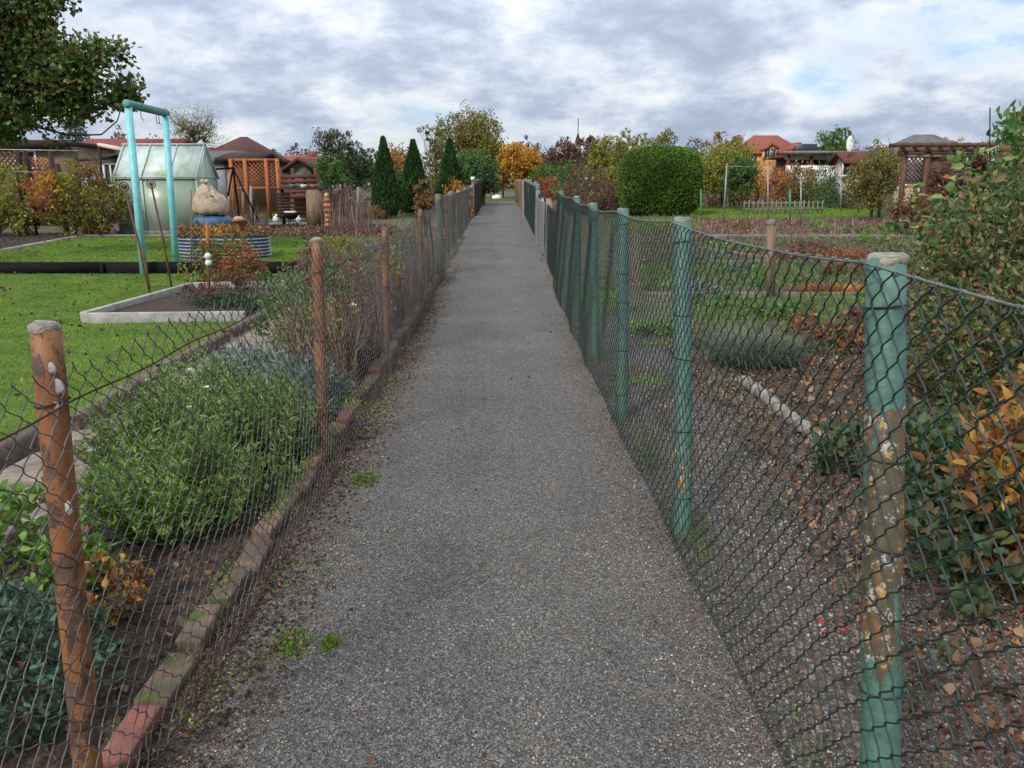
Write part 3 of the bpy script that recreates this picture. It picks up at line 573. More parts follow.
# ------------------------------------------------------------------ brick edging, kerb, flagstones
y = 1.40; k = 0; gB = 'mossy bricks edging the left side of the path'
proto = None
while y < 12.2:
    ln_ = .245
    if k in (0, 2):
        b = MB().box((0, 0, 0), (.085, .235, .07)); o = b.build('edging_brick', M['brick_red'] if k == 0 else M['brick'], bevel=.008)
        s_ = o.modifiers.new('sub', 'SUBSURF'); s_.subdivision_type = 'SIMPLE'; s_.levels = s_.render_levels = 2
        d_ = o.modifiers.new('rough', 'DISPLACE'); tx = bpy.data.textures.new('rough', 'CLOUDS'); tx.noise_scale = .05; d_.texture = tx; d_.strength = .010; d_.mid_level = .5; d_.texture_coords = 'GLOBAL'
        if k == 2: proto = o
        else: redp = o
    else:
        o = (redp if k in (1, 9, 12, 17) else proto).copy(); C.objects.link(o)
    x_ = (-.955 - .0 * y) + .008 * math.sin(k * 1.7); o.location = (x_, y + ln_ / 2, tz(y) + .014 + .010 * math.sin(k * 2.3)); o.scale = (1 + .12 * math.sin(k * 4.1), 1 - .07 * abs(math.sin(k * 7.7)), 1); o.rotation_euler = (.03 * math.sin(k * 3.1), .06 * math.sin(k * 1.3), .05 * math.sin(k * 2.7))
    if k < 2: tag(o, 'bare red edging brick, second in the row, next to the first mossy one' if k == 1 else 'red edging brick at the lower frame edge, beside the foot of the nearest rusty post', 'brick', gB)
    elif k in (9, 12, 17): tag(o, 'reddish brick, %s of the three redder ones in the mossy part of the edging row' % {9: 'nearest', 12: 'middle', 17: 'farthest'}[k], 'brick', gB)
    else: tag(o, 'weathered mossy brick in the edging row under the old wire fence', 'brick', gB)
    y += ln_ + .006 + .02 * abs(math.sin(k * 5)); k += 1
b = MB(); P = np.column_stack([R.normal(-.955, .03, 5000), R.uniform(1.6, 12, 5000), np.zeros(5000)]); P[:, 2] = TZ(P[:, 1]) + .075; P = P[noise3(P, 4, 41) > .25]
tag(b.leaves(P, .014, .7, None, up=.6).build('moss', L['moss']), 'green moss cushions growing on the brick edging', 'moss', kind='stuff')
def stone_bar(name, label, cat, a, b_, w, h, mat, seed=0, group=None, bev=.015):
    a = np.array(a, float); b_ = np.array(b_, float); n = 14; m_ = MB(smooth=False); rng_ = np.random.default_rng(seed); t = unit((b_ - a)[:2]); nn = np.array([-t[1], t[0]])
    prof = [(-.5, -.3), (-.5, .75), (-.38, 1), (.38, 1), (.5, .75), (.5, -.3)]; V = []
    for i in range(n):
        c_ = a[:2] + (b_ - a)[:2] * i / (n - 1); zt = tz(c_[1])
        for (u, v_) in prof: j = rng_.normal(0, .03, 2); V.append([c_[0] + nn[0] * w * (u + j[0]), c_[1] + nn[1] * w * (u + j[0]), zt + h * (v_ + j[1])])
    q = [[i * 6 + j, i * 6 + j + 1, (i + 1) * 6 + j + 1, (i + 1) * 6 + j] for i in range(n - 1) for j in range(5)] + [[0, 1, 4, 5], [1, 2, 3, 4], [6 * (n - 1) + 5, 6 * (n - 1) + 4, 6 * (n - 1) + 1, 6 * (n - 1)], [6 * (n - 1) + 4, 6 * (n - 1) + 3, 6 * (n - 1) + 2, 6 * (n - 1) + 1]]
    return tag(m_.add(V, q).build(name, mat), label, cat, group)
gK = 'kerb stones along the left lawn'
ks = [(G(-60, 500), G(34, 446)), (G(72, 436), G(160, 381)), (G(163, 379), G(225, 344)), (G(228, 342), G(285, 308)), (G(287, 307), G(330, 284))]
kl = ['lichened kerb stone left of the nearest rusty post', 'long brown kerb stone just right of the nearest rusty post', 'brown kerb stone beside the flagstones, second past the rusty post', 'kerb stone beside the near corner of the concrete edged bed', 'farthest brown kerb stone of the left lawn edge']
for i, ((a, b_), l) in enumerate(zip(ks, kl)): stone_bar('kerb_stone', l, 'kerb', a, b_, .10, .11, M['kerb'], i, gK)
# flagstones
rng = np.random.default_rng(3); y = 2.2; i = 0
while y < 11.5:
    l_ = rng.uniform(.42, .62); x0, x1 = -2.48, -1.98 + rng.normal(0, .02)
    b = MB(); rr = rng.normal(0, .02, 8); V = [[x0 + rr[0], y + .01, 0], [x1 + rr[1], y + .01 + rr[2], 0], [x1 + rr[3], y + l_ - .02, 0], [x0 + rr[4], y + l_ - .02 + rr[5] * .5, 0]]
    vv = [[p[0], p[1], tz(p[1]) - .02] for p in V] + [[p[0], p[1], tz(p[1]) + .028 + rr[6] * .3] for p in V]
    b.add(vv, [[3, 2, 1, 0], [4, 5, 6, 7], [0, 1, 5, 4], [1, 2, 6, 5], [2, 3, 7, 6], [3, 0, 4, 7]])
    tag(b.build('flagstone', M['flag'], bevel=.012), 'worn tan flagstone of the narrow garden path between lawn kerb and perennials', 'paving slab', 'flagstones of the left garden path'); y += l_ + .02; i += 1
# concrete edged bed
t = thing('raised_bed', 'grey concrete edged rectangular bed on the near left lawn', 'garden bed', (-3.55, 9.8, 0))
for a, b_ in ((G(84, 324), G(246, 322)), (G(84, 323), G(192, 291)), (G(192, 291), G(285, 289))):
    b = MB(); b.beam([a[0], a[1], tz(a[1]) + .05], [b_[0], b_[1], tz(b_[1]) + .05], .07, .13); b.build('edging_slab', M['concrete'], t, bevel=.006)
sh = [G(92, 321), G(246, 319), G(285, 291), G(196, 292)]; MB().add([[p[0], p[1], tz(p[1]) + .05] for p in sh], [[0, 1, 2, 3]]).build('soil', M['soil'], t)
# black board edging
t = thing('board_edging', 'low black board edging across the left lawn behind the turquoise frame', 'edging', (-6, 12.7, .06))
xs = [-12.0, -9.0, -6.2, -4.4, -2.75]
for a, b_ in zip(xs[:-1], xs[1:]): MB().box(((a + b_) / 2, 12.72 + .01 * a, tz(12.7) + .09), (b_ - a - .01, .035, .19), rz=.01).build('board', M['black'], t)
for a in xs: MB().box((a, 12.67 + .01 * a, tz(12.7) + .08), (.05, .04, .2)).build('peg', M['black'], t)
a, b_ = G(0, 252), G(75, 238); stone_bar('lawn_edging', 'pale concrete strip along the back left of the rear lawn', 'edging', a + (a - b_) * .5, b_, .08, .05, M['concrete'], 6)
a, b_ = G(75, 236.5), G(262, 236.5)
stone_bar('lawn_edging', 'thin timber strip between rear lawn and greenhouse soil', 'edging', a, b_, .06, .05, M['conc_dark'], 7)
# right garden edging
for i, (a, b_, w_, h_, m_, l) in enumerate([(G(690, 237), G(985, 237), .09, .06, 'conc_dark', 'concrete edging strip farthest back in the right garden beds'), (G(700, 263), G(985, 263), .07, .05, 'wood', 'timber edging board before the dark bare soil bed'),
    (G(640, 295), G(880, 295), .04, .04, 'conc_dark', 'thin edging strip nearest the fence in the right garden'), (G(700, 249), G(800, 263), .05, .05, 'wood', 'slanting timber board between the right vegetable beds')]):
    stone_bar('bed_edging', l, 'edging', a, b_, w_, h_, M[m_], 20 + i, 'edging strips of the right garden')
gl = 'short logs edging the gravel behind the green fence'; a, b_ = G(742, 385), G(838, 462)
for i in range(9):
    p = a + (b_ - a) * i / 9; q = a + (b_ - a) * (i + .9) / 9; m_ = (p + q) / 2
    b = MB(smooth=True); b.tube([[p[0], p[1], .03], [m_[0] + .01 * math.sin(i), m_[1], .045], [q[0], q[1], .03]], [.042, .045, .042], 10)
    tag(b.build('edging_log', M['wood_grey']), 'short weathered log lying in the curved row at the gravel edge', 'log', gl)

# ------------------------------------------------------------------ plants
def ell_points(n, c, r, shell=.5, rng=R, rough=.18, seed=0):
    d = unit(rng.normal(size=(n, 3))); rr = rng.uniform(0, 1, n) ** (1 / (3 + 6 * shell)); s = 1 + rough * noise3(d * 2.2 + seed, 1.3, seed)
    return np.array(c) + d * rr[:, None] * s[:, None] * np.array(r), d
def clustered(n, ncl, c, r, sig, shell=.6, rough=.2, seed=0):
    cc, cd = ell_points(ncl, c, r, shell, R, rough, seed); i = R.integers(0, ncl, n); P = cc[i] + np.clip(R.normal(size=(n, 3)), -1.5, 1.5) * sig * R.uniform(.5, 1.3, (ncl, 1))[i]
    return P, unit(P - np.array(c)), cc
def limbs(b, root, targets, r0, r1, k=5, bend=.15, rng=R):
    for t in targets:
        d = t - root; L_ = np.linalg.norm(d); u = np.linspace(0, 1, 6)[:, None]; j = rng.normal(size=3) * L_ * bend
        P = root + d * u + j * np.sin(u * math.pi) - np.array([0, 0, 1]) * L_ * .08 * np.sin(u * math.pi); b.tube(P, np.linspace(r0, r1, 6), k, False)
def tree(name, label, cat, base, lobes, mat, n, ncl, size, sig, trunk_r=.12, bark='bark', group=None, aspect=.6, trunk_h=None, rough=.25, shell=.6, twigs=0, up=0., fork=None):
    """lobes: list of (dx, dy, dz, rx, ry, rz) relative to the base"""
    t = thing(name, label, cat, base, group); base = np.array(base, float); vol = np.array([l[3] * l[4] * l[5] for l in lobes]) ** .67; vol /= vol.sum()
    cr = MB(); tr = MB(smooth=True); h0 = trunk_h or max(.3, min(l[2] - l[5] * .8 for l in lobes)); topz = max(l[2] for l in lobes)
    c0 = np.array(lobes[0][:3]); zz = np.linspace(-.1, 1, 8)[:, None]
    ax = base + np.column_stack([c0[0] * zz[:, 0] ** 2 + trunk_r * .4 * np.sin(zz[:, 0] * 5), c0[1] * zz[:, 0] ** 2, (topz * zz)[:, 0]])
    tr.tube(ax, trunk_r * np.linspace(1.15, .25, 8), 9, False)
    for l, f in zip(lobes, vol):
        c = base + np.array(l[:3]); k = max(2, int(ncl * f)); P, d, cc = clustered(max(20, int(n * f)), k, c, l[3:], sig, shell, rough, random.randint(0, 999))
        ok = P[:, 2] > base[2] + .02; cr.leaves(P[ok], size, aspect, d[ok], .35, up)
        hub = base + np.array([c0[0] * .4, c0[1] * .4, h0 + (l[2] - h0) * .35]); sel = cc[R.permutation(len(cc))[:min(len(cc), 26)]]
        mid = hub * .5 + c * .5; limbs(tr, hub, [c], trunk_r * .5, trunk_r * .18, 6); limbs(tr, mid, sel, trunk_r * .22, trunk_r * .04, 4)
        if twigs: limbs(tr, c, cc[R.permutation(len(cc))[:twigs]] * 1 + R.normal(size=(min(twigs, len(cc)), 3)) * sig, trunk_r * .08, trunk_r * .02, 3)
    tr.build('trunk', M[bark], t); cr.build('crown', L[mat], t); return t
def bush(name, label, cat, base, r, mat, n, size, group=None, ncl=40, sig=.1, aspect=.55, up=.2, shell=.4, rough=.2, stem='stem', lift=.5, extra=None, nst=12, ob=.45):
    t = thing(name, label, cat, base, group); base = np.array(base, float); c = base + np.array([0, 0, r[2] * lift * 2])
    P, d, cc = clustered(n, ncl, c, r, sig, shell, rough, random.randint(0, 999)); ok = P[:, 2] > base[2] + .01
    st = MB(smooth=True); limbs(st, base + np.array([0, 0, -.02]), cc[:nst], max(.004, r[2] * .02), max(.002, r[2] * .008), 4); st.build('stems', M[stem], t)
    MB().leaves(P[ok], size, aspect, d[ok], ob, up).build('foliage', L[mat], t)
    if extra:                             # flowers or fruits: (material, count, size, part)
        for em, en, es, pn in extra:
            if en <= 90:                      # few enough to count: every bloom is a part of its own
                Q, e, _ = clustered(max(3, en // 3), max(3, en // 3), c, np.array(r) * 1.02, .002, 1.2, rough, 5); Q = Q[Q[:, 2] > c[2] - r[2] * .3]
                for qq in Q: aa = np.arange(8) / 8 * 6.28; MB().leaves(np.repeat(qq[None], 8, 0), es * .6, .7, np.column_stack([np.cos(aa), np.sin(aa), 0 * aa + .5]), .95).build(pn, L[em], t)
                continue
            Q, e, _ = clustered(en, max(3, en // 6), c, np.array(r) * 1.03, es * .8, 1.2, rough, 5); MB().leaves(Q[Q[:, 2] > c[2] - r[2] * .3], es, .8, e[Q[:, 2] > c[2] - r[2] * .3], .3, .3).build(pn, L[em], t)
    return t
def tuft(name, label, cat, base, rx, ry, h, mat, n, w=.008, lean=.6, group=None, extra=None):
    t = thing(name, label, cat, base, group) if extra else None; a = R.uniform(0, 6.3, n); q = R.uniform(0, 1, n) ** .6
    P = np.column_stack([base[0] + rx * q * np.cos(a), base[1] + ry * q * np.sin(a), np.full(n, base[2] - .005)])
    # blades lean away from the clump's centre
    b = MB(); v = MB().blades(P, h, w, lean); vv = v.v[0].reshape(-1, 5, 3); ctr = np.array(base); dv = (P - ctr)[:, None] * np.array([1, 1, 0]); vv[:, 2:4] += dv * .35; vv[:, 4] += dv[:, 0] * .9
    vv[:, 4, 2] -= h * .25 * q; b.add(vv, v.q[0], v.t[0]); o = b.build('leaves' if extra else name, L[mat], t)
    if not extra: return tag(o, label, cat, group)
    for em, en, es, pn in extra:
        i = R.integers(0, n, en); MB().leaves(vv[i, 4], es, .8, None, up=.5).build(pn, L[em], t)
    return t
def cone_tree(name, label, cat, base, r, h, mat, n, size, group=None, tip=.04, bulge=.65):
    t = thing(name, label, cat, base, group); base = np.array(base, float); u = R.uniform(0, 1, n) ** .95; a = R.uniform(0, 6.3, n)
    prof = r * np.minimum(1, (1 - u) / (1 - .25) + .01) ** .9 * np.minimum(1, .75 + u * 2); rr = prof * (.78 + .22 * R.uniform(0, 1, n)) * (1 + .16 * noise3(np.column_stack([np.cos(a) * 2, np.sin(a) * 2, u * 9]), 1.5, random.randint(0, 99)))
    P = base + np.column_stack([rr * np.cos(a), rr * np.sin(a), .03 + u * h]); d = np.column_stack([np.cos(a) * .5, np.sin(a) * .5, np.full(n, .9)])
    MB(smooth=True).tube([base - [0, 0, .1], base + [0, 0, h * .9]], [r * .12, .01], 7).build('trunk', M['bark'], t)
    MB().leaves(P, size, .45, d, .75, .2).build('foliage', L[mat], t); return t
def B(px, py, dx=0): p = G(px, py); return (p[0] + dx, p[1], p[2])
def atY(px, Y): p = W(px, 186, Y); return (p[0], Y, tz(Y))

# near left bed: big leafy perennial clumps
gG = 'leafy green perennials behind the old wire fence'
for i, (x, y, rx, ry, rz, l) in enumerate([(-1.36, 3.15, .30, .34, .24, 'tall bushy green perennial filling the bed nearest the bare soil'), (-1.62, 3.75, .38, .42, .25, 'green perennial clump with white daisies beside the flagstones'),
        (-1.25, 4.05, .30, .40, .24, 'dense green perennial clump against the middle of the rusty fence'), (-1.75, 4.6, .34, .38, .22, 'narrow leaved green clump with white daisies before the silver plants')]):
    t = thing('perennial', l, 'plant', (x, y, 0), gG); st = MB(smooth=True); n = 210; a = R.uniform(0, 6.3, n); q = R.uniform(0, 1, n) ** .5; hh = rz * 1.5 * (1.1 - .45 * q ** 2) * R.uniform(.5, 1.3, n)
    X0 = np.column_stack([x + rx * .6 * q * np.cos(a), y + ry * .6 * q * np.sin(a), 0 * a]); X1 = np.column_stack([x + rx * 1.12 * q * np.cos(a), y + ry * 1.12 * q * np.sin(a), hh]); P = []; D = []
    for p, e in zip(X0, X1):
        mid = (p + e) / 2 + R.normal(size=3) * .012 + [0, 0, .02]; st.tube([p, mid, e], [.0022, .002, .0012], 3, False); k = 46; u = R.uniform(.12, 1, k)[:, None]
        P.append(p * (1 - u) + e * u + R.normal(size=(k, 3)) * .007); D.append(np.column_stack([R.normal(size=(k, 2)), np.full(k, .7)]))
    st.build('stems', M['stem_green'], t); MB().leaves(np.concatenate(P), .040, .22, unit(np.concatenate(D)), .8).build('foliage', L['herb'], t)
    if i in (1, 3):
        for j in R.integers(0, n, 9): aa = np.arange(12) / 12 * 6.28; MB().leaves(np.repeat(X1[j:j + 1], 12, 0) + [0, 0, .01], .020, .4, np.column_stack([np.cos(aa), np.sin(aa), 0 * aa + .3]), 1.).build('flower', L['whitef'], t)
def rosette(name, label, base, rx, ry, h, mat, n, size, aspect=.5, extra=None, group=None, cat='plant', up=.35):
    return bush(name, label, cat, base, (rx, ry, h), mat, n, size, group, ncl=max(12, n // 26), sig=size * .7, aspect=aspect, up=up, shell=.5, rough=.15, stem='stem_green', lift=.28, extra=extra, ob=.35)
rosette('silver_plant', 'silvery grey-green leafy plant in front of the second rusty post', (-1.30, 4.95, 0), .26, .34, .19, 'silver', 1500, .07, .28)
rosette('silver_plant', 'bluish silver low plant spreading beside the flagstones', (-1.75, 5.5, 0), .30, .45, .17, 'silver', 1500, .07, .25)
rosette('silver_plant', 'pale blue-green mound at the foot of the third rusty post', (-1.45, 6.4, 0), .30, .5, .20, 'blue', 1300, .06, .35)
rosette('strawberry_plant', 'light green broad leaved plant with pink flowers left of the nearest rusty post', (-1.78, 2.62, 0), .36, .34, .20, 'bright', 1900, .050, .6, [('pinkf', 10, .026, 'flower')])
rosette('sage_plant', 'dense blue-green ground covering plant in the bottom left corner', (-1.42, 1.92, 0), .34, .36, .20, 'sage', 6200, .028, .45)
rosette('sage_plant', 'blue-green low plant at the far left of the corner bed', (-1.95, 2.05, 0), .30, .34, .17, 'sage', 4200, .028, .45)
rosette('geranium', 'small plant with orange and red leaves behind the nearest rusty post', (-1.33, 2.48, 0), .14, .17, .10, 'peony', 520, .030, .7)
rosette('herb_plant', 'small light green plant at the fence foot beside mossy bricks', (-1.07, 3.5, 0), .10, .22, .10, 'bright', 500, .035, .5)
# mixed border further along the left fence
bd = [((-1.30, 5.9, 0), .28, .5, .30, 'mixed', 2200, .045, 'autumn coloured perennial against the wire between the second and third rusty posts', [('whitef', 9, .05, 'flower')]),
      ((-1.70, 7.0, 0), .40, .5, .34, 'green', 2300, .05, 'green perennial clump beside the far end of the flagstones', None),
      ((-1.28, 7.3, 0), .28, .5, .38, 'rbrown', 2000, .04, 'red-brown fading perennial close behind the third rusty post', None),
      ((-1.35, 8.4, 0), .32, .6, .36, 'mixed', 2200, .05, 'yellowing shrub touching the wire before the fourth rusty post', None),
      ((-2.0, 8.7, 0), .45, .55, .34, 'rbrown', 2000, .045, 'dark red-brown perennial mass right of the concrete edged bed', [('whitef', 8, .05, 'flower')]),
      ((-1.4, 9.8, tz(9.8)), .34, .6, .40, 'silver', 2000, .05, 'greyish shrub behind the fourth rusty post', None),
      ((-2.1, 10.3, tz(10.3)), .5, .6, .34, 'mixed', 2200, .05, 'loose autumn perennial beyond the concrete edged bed', None),
      ((-1.35, 11.3, tz(11.3)), .32, .6, .42, 'mixed', 2000, .05, 'perennial with pale pink blooms beside the first pale green post', [('pinkf', 60, .05, 'flower')]),
      ((-2.3, 12.0, tz(12.0)), .6, .6, .30, 'rbrown', 2000, .05, 'low dull purple perennial by the end of the black boards', None)]
for b_, rx, ry, rz, m_, n, s_, l, ex in bd: bush('perennial', l, 'plant', b_, (rx, ry, rz), m_, n, s_, 'mixed border along the old wire fence', ncl=60, sig=.06, shell=.3, rough=.3, extra=ex, aspect=.4, ob=.4)
P = scatter([(-1.05, 5.2), (-1.0, 12.8), (-2.3, 12.6), (-2.0, 8.4), (-1.5, 5.4)], 4200); tag(MB().blades(P, .55, .010, .25).build('dry_stalks', L['dryred']), 'upright dead brown flower stalks crowding the left border', 'dead stalks', kind='stuff')
P = scatter([(-1.05, 5.0), (-1.0, 12.8), (-2.2, 12.6), (-1.6, 5.4)], 1500); tag(MB().blades(P, .5, .009, .3).build('dry_stalks', L['dry']), 'straw coloured dead stalks behind the third and fourth rusty posts', 'dead stalks', kind='stuff')
# pink climbing flowers on far left fence
rosette('aster', 'pink flowering aster poking through the fence by the far pale green post', (-.98, 12.6, tz(12.6) + .45), .10, .35, .22, 'pinkf', 420, .045, .7)
# plants in the concrete bed
tuft('bed_plant', 'dark grassy plant inside the concrete edged bed', 'plant', (-3.2, 9.4, .05), .35, .35, .16, 'dark', 300, .014)
rosette('bed_plant', 'dark leafy plant at the right end of the concrete edged bed', (-2.95, 9.0, .05), .3, .3, .12, 'dark', 700, .04)
rosette('bed_plant', 'dark purple low plant in the middle of the concrete edged bed', (-3.6, 9.7, .06), .4, .35, .12, 'rbrown', 700, .04)
rosette('bed_plant', 'low reddish plant at the back of the concrete edged bed', (-3.4, 10.4, tz(10.4) + .05), .35, .25, .12, 'rbrown', 500, .05)
# stakes and the rose bush in front of the raised bed
bush('rose_bush', 'loose rose bush with reddish tips and red blooms in front of the corrugated raised bed', 'shrub', (G(215, 292)[0], 11.2, tz(11.2)), (.50, .45, .34), 'mixed', 2600, .055, ncl=90, sig=.07, rough=.35, extra=[('redf', 24, .07, 'flower')])
bush('rose_bush', 'small red-tinged rose bush right of the round-knob stake', 'shrub', (G(240, 290)[0] + .1, 10.9, tz(11.2)), (.3, .3, .27), 'red', 500, .05, ncl=30, sig=.06, rough=.35)
def stake(label, px, ytop, ybase, r, mat, top=None, name='garden_stake', lean=0):
    b = G(px + lean, ybase); t_ = W(px, ytop, b[1]); t = thing(name, label, 'stake', b); MB(smooth=True).tube([b - [0, 0, .1], (b + t_) / 2 + [.01, 0, 0], t_], r, 7).build('pole', mat, t)
    if top == 'balls':
        for zz in (.02, -.06): MB(smooth=True).ball(t_ + [0, 0, zz], .042, 10).build('knob', M['plastic_white'], t)
    if top == 'ring':
        a = np.linspace(0, 6.283, 25); 
        for rr in (.055, .03): MB(smooth=True).tube(np.column_stack([t_[0] + rr * np.cos(a), t_[1] + 0 * a, t_[2] + rr * np.sin(a)]), .007, 5, False).build('ring', M['wire_rust'], t)
        MB(smooth=True).ball(t_, .02, 8).build('hub', M['wire_rust'], t)
    return t
stake('thin stake topped with two round cream knobs in front of the rose bush', 208, 258, 302, .014, M['wood_brown'], 'balls')
stake('short thick orange-brown stake standing in the rose bush', 207, 223, 288, .026, M['wood_orange'])
stake('thin brown stake with a wire ring just left of the turquoise frame foot', 124, 187, 300, .014, M['wood_brown'], 'ring', lean=28)
stake('thin stake with a wire ring leaning behind the second turquoise leg', 151, 184, 292, .014, M['wood_brown'], 'ring', lean=22)
stake('rusty thin stake beside the greenhouse right corner', 191, 190, 262, .014, M['wood'], None)
stake('brown plant stake on the near lawn by the bed corner', 141, 245, 300, .016, M['wood_brown'], None, lean=10)
# turquoise frame
t = thing('carpet_beating_frame', 'tall turquoise painted metal goal-shaped frame on the left lawn', 'frame', (G(143, 274)[0], 12.6, tz(12.6)))
a0 = G(144, 275); a1 = W(128, 104, a0[1]); c0 = G(176, 263); c1 = W(165, 113, c0[1])
MB(smooth=True).tube([a0 - [0, 0, .1], a1], [.057, .053], 14).build('leg', M['turq'], t); MB(smooth=True).tube([c0 - [0, 0, .1], c1], [.057, .053], 14).build('leg', M['turq'], t)
d = unit(c1 - a1); MB(smooth=True).tube([a1 - d * .06 + [0, 0, .0], c1 + d * .06], .062, 14).build('crossbar', M['turq_dull'], t)
for u in (.3, .72, .8): p = a1 + (c1 - a1) * u; MB(smooth=True).tube([p, p + [0, 0, -.12 - .1 * u], p + [.03, 0, -.2]], .006, 4).build('hook', M['wire_rust'], t)

# greenhouse
Yg = 20.6; z0 = tz(Yg); x0 = W(115, 186, Yg)[0]; x1 = W(197, 186, Yg)[0]; ez = W(150, 177, Yg)[2]; Dg = 1.5; rz_ = W(160, 146, Yg + Dg / 2)[2]; ya, yb = Yg, Yg + Dg; ym = (ya + yb) / 2
t = thing('greenhouse', 'small green algae-tinted greenhouse with pitched clear roof on the left lawn', 'greenhouse', ((x0 + x1) / 2, ym, z0))
w = MB(); w.add([[x0, ya, z0], [x1, ya, z0], [x1, ya, ez], [x0, ya, ez]], [[0, 1, 2, 3]]).add([[x0, yb, z0], [x0, yb, ez], [x1, yb, ez], [x1, yb, z0]], [[0, 1, 2, 3]])
for xx in (x0, x1): w.add([[xx, ya, z0], [xx, yb, z0], [xx, yb, ez], [xx, ya, ez], [xx, ym, rz_]], [[0, 1, 2, 3]], [[3, 2, 4]])
o = w.build('wall', M['gh_wall'], t); o.modifiers.new('thick', 'SOLIDIFY').thickness = .012
w = MB(); o_ = .05
for (y_, s_) in ((ya, -1), (yb, 1)): w.add([[x0 - o_, y_ + s_ * .05, ez - .04], [x1 + o_, y_ + s_ * .05, ez - .04], [x1 + o_, ym, rz_ + .02], [x0 - o_, ym, rz_ + .02]], [[0, 1, 2, 3]])
o = w.build('roof', M['gh_roof'], t); o.modifiers.new('thick', 'SOLIDIFY').thickness = .014
fm = MB(); al = plain('aluminium', (.42, .45, .42), (.28, .32, .27), 20, .45, 0)
for xx in np.linspace(x0, x1, 4): fm.beam((xx, ya - .015, z0), (xx, ya - .015, ez), .028); fm.beam((xx, ya - .07, ez - .04), (xx, ym, rz_ + .04), .03)
for zz in (z0 + .05, ez): fm.beam((x0, ya - .018, zz), (x1, ya - .018, zz), .04)
for xx in (x0, x1):
    fm.beam((xx, yb, z0), (xx, yb, ez), .04); fm.beam((xx, ya, ez), (xx, yb, ez), .03); fm.beam((xx, ya, ez), (xx, ym, rz_), .035); fm.beam((xx, yb, ez), (xx, ym, rz_), .035); fm.beam((xx, ym, z0), (xx, ym, rz_), .03)
fm.beam((x0 - o_, ym, rz_ + .04), (x1 + o_, ym, rz_ + .04), .05); fm.build('frame', al, t)
MB().box(((x0 + x1) / 2, ym, z0 + .04), (x1 - x0 + .12, Dg + .12, .12)).build('plinth', M['conc_dark'], t)

# corrugated raised bed
cx, cy = W(217, 186, 14.9)[0], 15.0; zb = tz(cy); rx = 44 / 800 * 15.0; ry = .55; n = 64; a = np.arange(n) / n * 6.2832; prof = []
for i in range(49): prof.append((1 + .022 * math.cos(i / 48 * 7 * 2 * math.pi), zb + .42 * i / 48))
t = thing('raised_bed', 'oval raised bed of dark corrugated metal on the rear left lawn', 'raised bed', (cx, cy, zb))
MB(smooth=True).lathe((cx, cy, 0), prof, n, rx, ry).build('side_wall', M['corr'], t)
for i in range(7): aa = np.linspace(0, 6.2832, 65); zz = zb + .42 * i / 7 + .003; MB(smooth=True).tube(np.column_stack([cx + rx * 1.024 * np.cos(aa), cy + ry * 1.04 * np.sin(aa), 0 * aa + zz]), .010, 6, False).build('ridge', M['corr_light'], t)
MB().lathe((cx, cy, 0), [(.98, zb + .38), (.5, zb + .40), (.001, zb + .41)], 32, rx, ry).build('soil', M['soil'], t)
for i, (dx, m_, l) in enumerate([(-.55, 'brown', 'brown dying plants at the left end of the corrugated bed'), (-.05, 'yellow', 'yellow-orange leaves in the middle of the corrugated bed'), (.5, 'brown', 'dry orange-brown plants at the right end of the corrugated bed')]):
    bush('bed_plant', l, 'plant', (cx + dx, cy, zb + .40), (.33, .4, .10), m_, 700, .06, 'plants in the corrugated bed', ncl=30, sig=.04, lift=.3)

# sack on blue tarp
Ys = 19.4; p = W(212, 212, Ys)
t = thing('blue_container', 'low container wrapped in blue tarpaulin beside the greenhouse', 'container', (p[0], Ys, tz(Ys)))
b = MB(smooth=True); V = []; 
b.ball((p[0], Ys, tz(Ys) + .38), 1, 26, .0, (.46, .34, .20)); v_ = b.v[0]; v_ += noise3(v_, 14, 2)[:, None] * .03 + noise3(v_, 34, 5)[:, None] * .015; b.build('tarpaulin', M['tarp_blue'], t); MB().box((p[0], Ys, tz(Ys) + .22), (.60, .5, .46)).build('box', M['wood_dark'], t, bevel=.01)
b = MB(smooth=True); z_ = W(500, 214, Ys)[2]; prof = [(1.17 * r__, 1.17 * z__) for r__, z__ in [(.02, 0), (.30, .0), (.34, .06), (.345, .12), (.34, .19), (.32, .26), (.29, .33), (.25, .40), (.20, .47), (.14, .54), (.07, .59), (.05, .61), (.09, .655), (.06, .68), (.01, .66)]]
b.lathe((p[0] - .03, Ys, z_), prof, 44, 1, .8); v = b.v[0]; v += noise3(v, 5, 3)[:, None] * np.array([.07, .04, .05]) + noise3(v * [1, 1, .5], 17, 8)[:, None] * .035 - np.abs(noise3(v * [1, 1, .6], 30, 4))[:, None] * np.array([.03, .03, .01]); v[:, 0] -= (v[:, 2] - z_) * .16 - .05
tag(b.build('garden_sack', M['sack']), 'crumpled beige cloth sack tied at the top on the blue tarpaulin', 'sack')
# wheelbarrow-like pot group beside
t = thing('flower_pot', 'terracotta pot with pale rim on the ground right of the beige sack', 'pot', (W(236, 186, 21)[0], 21, tz(21))); q = (W(236, 186, 21)[0], 21, tz(21))
MB(smooth=True).lathe(q, [(.10, 0), (.17, .30), (.20, .31), (.20, .36), (.15, .36), (.13, .3), (.001, .29)], 18).build('pot', M['terracotta'], t); MB(smooth=True).ball((q[0], q[1], q[2] + .36), .14, 10, .08, (1, 1, .5)).build('contents', M['sack'], t)
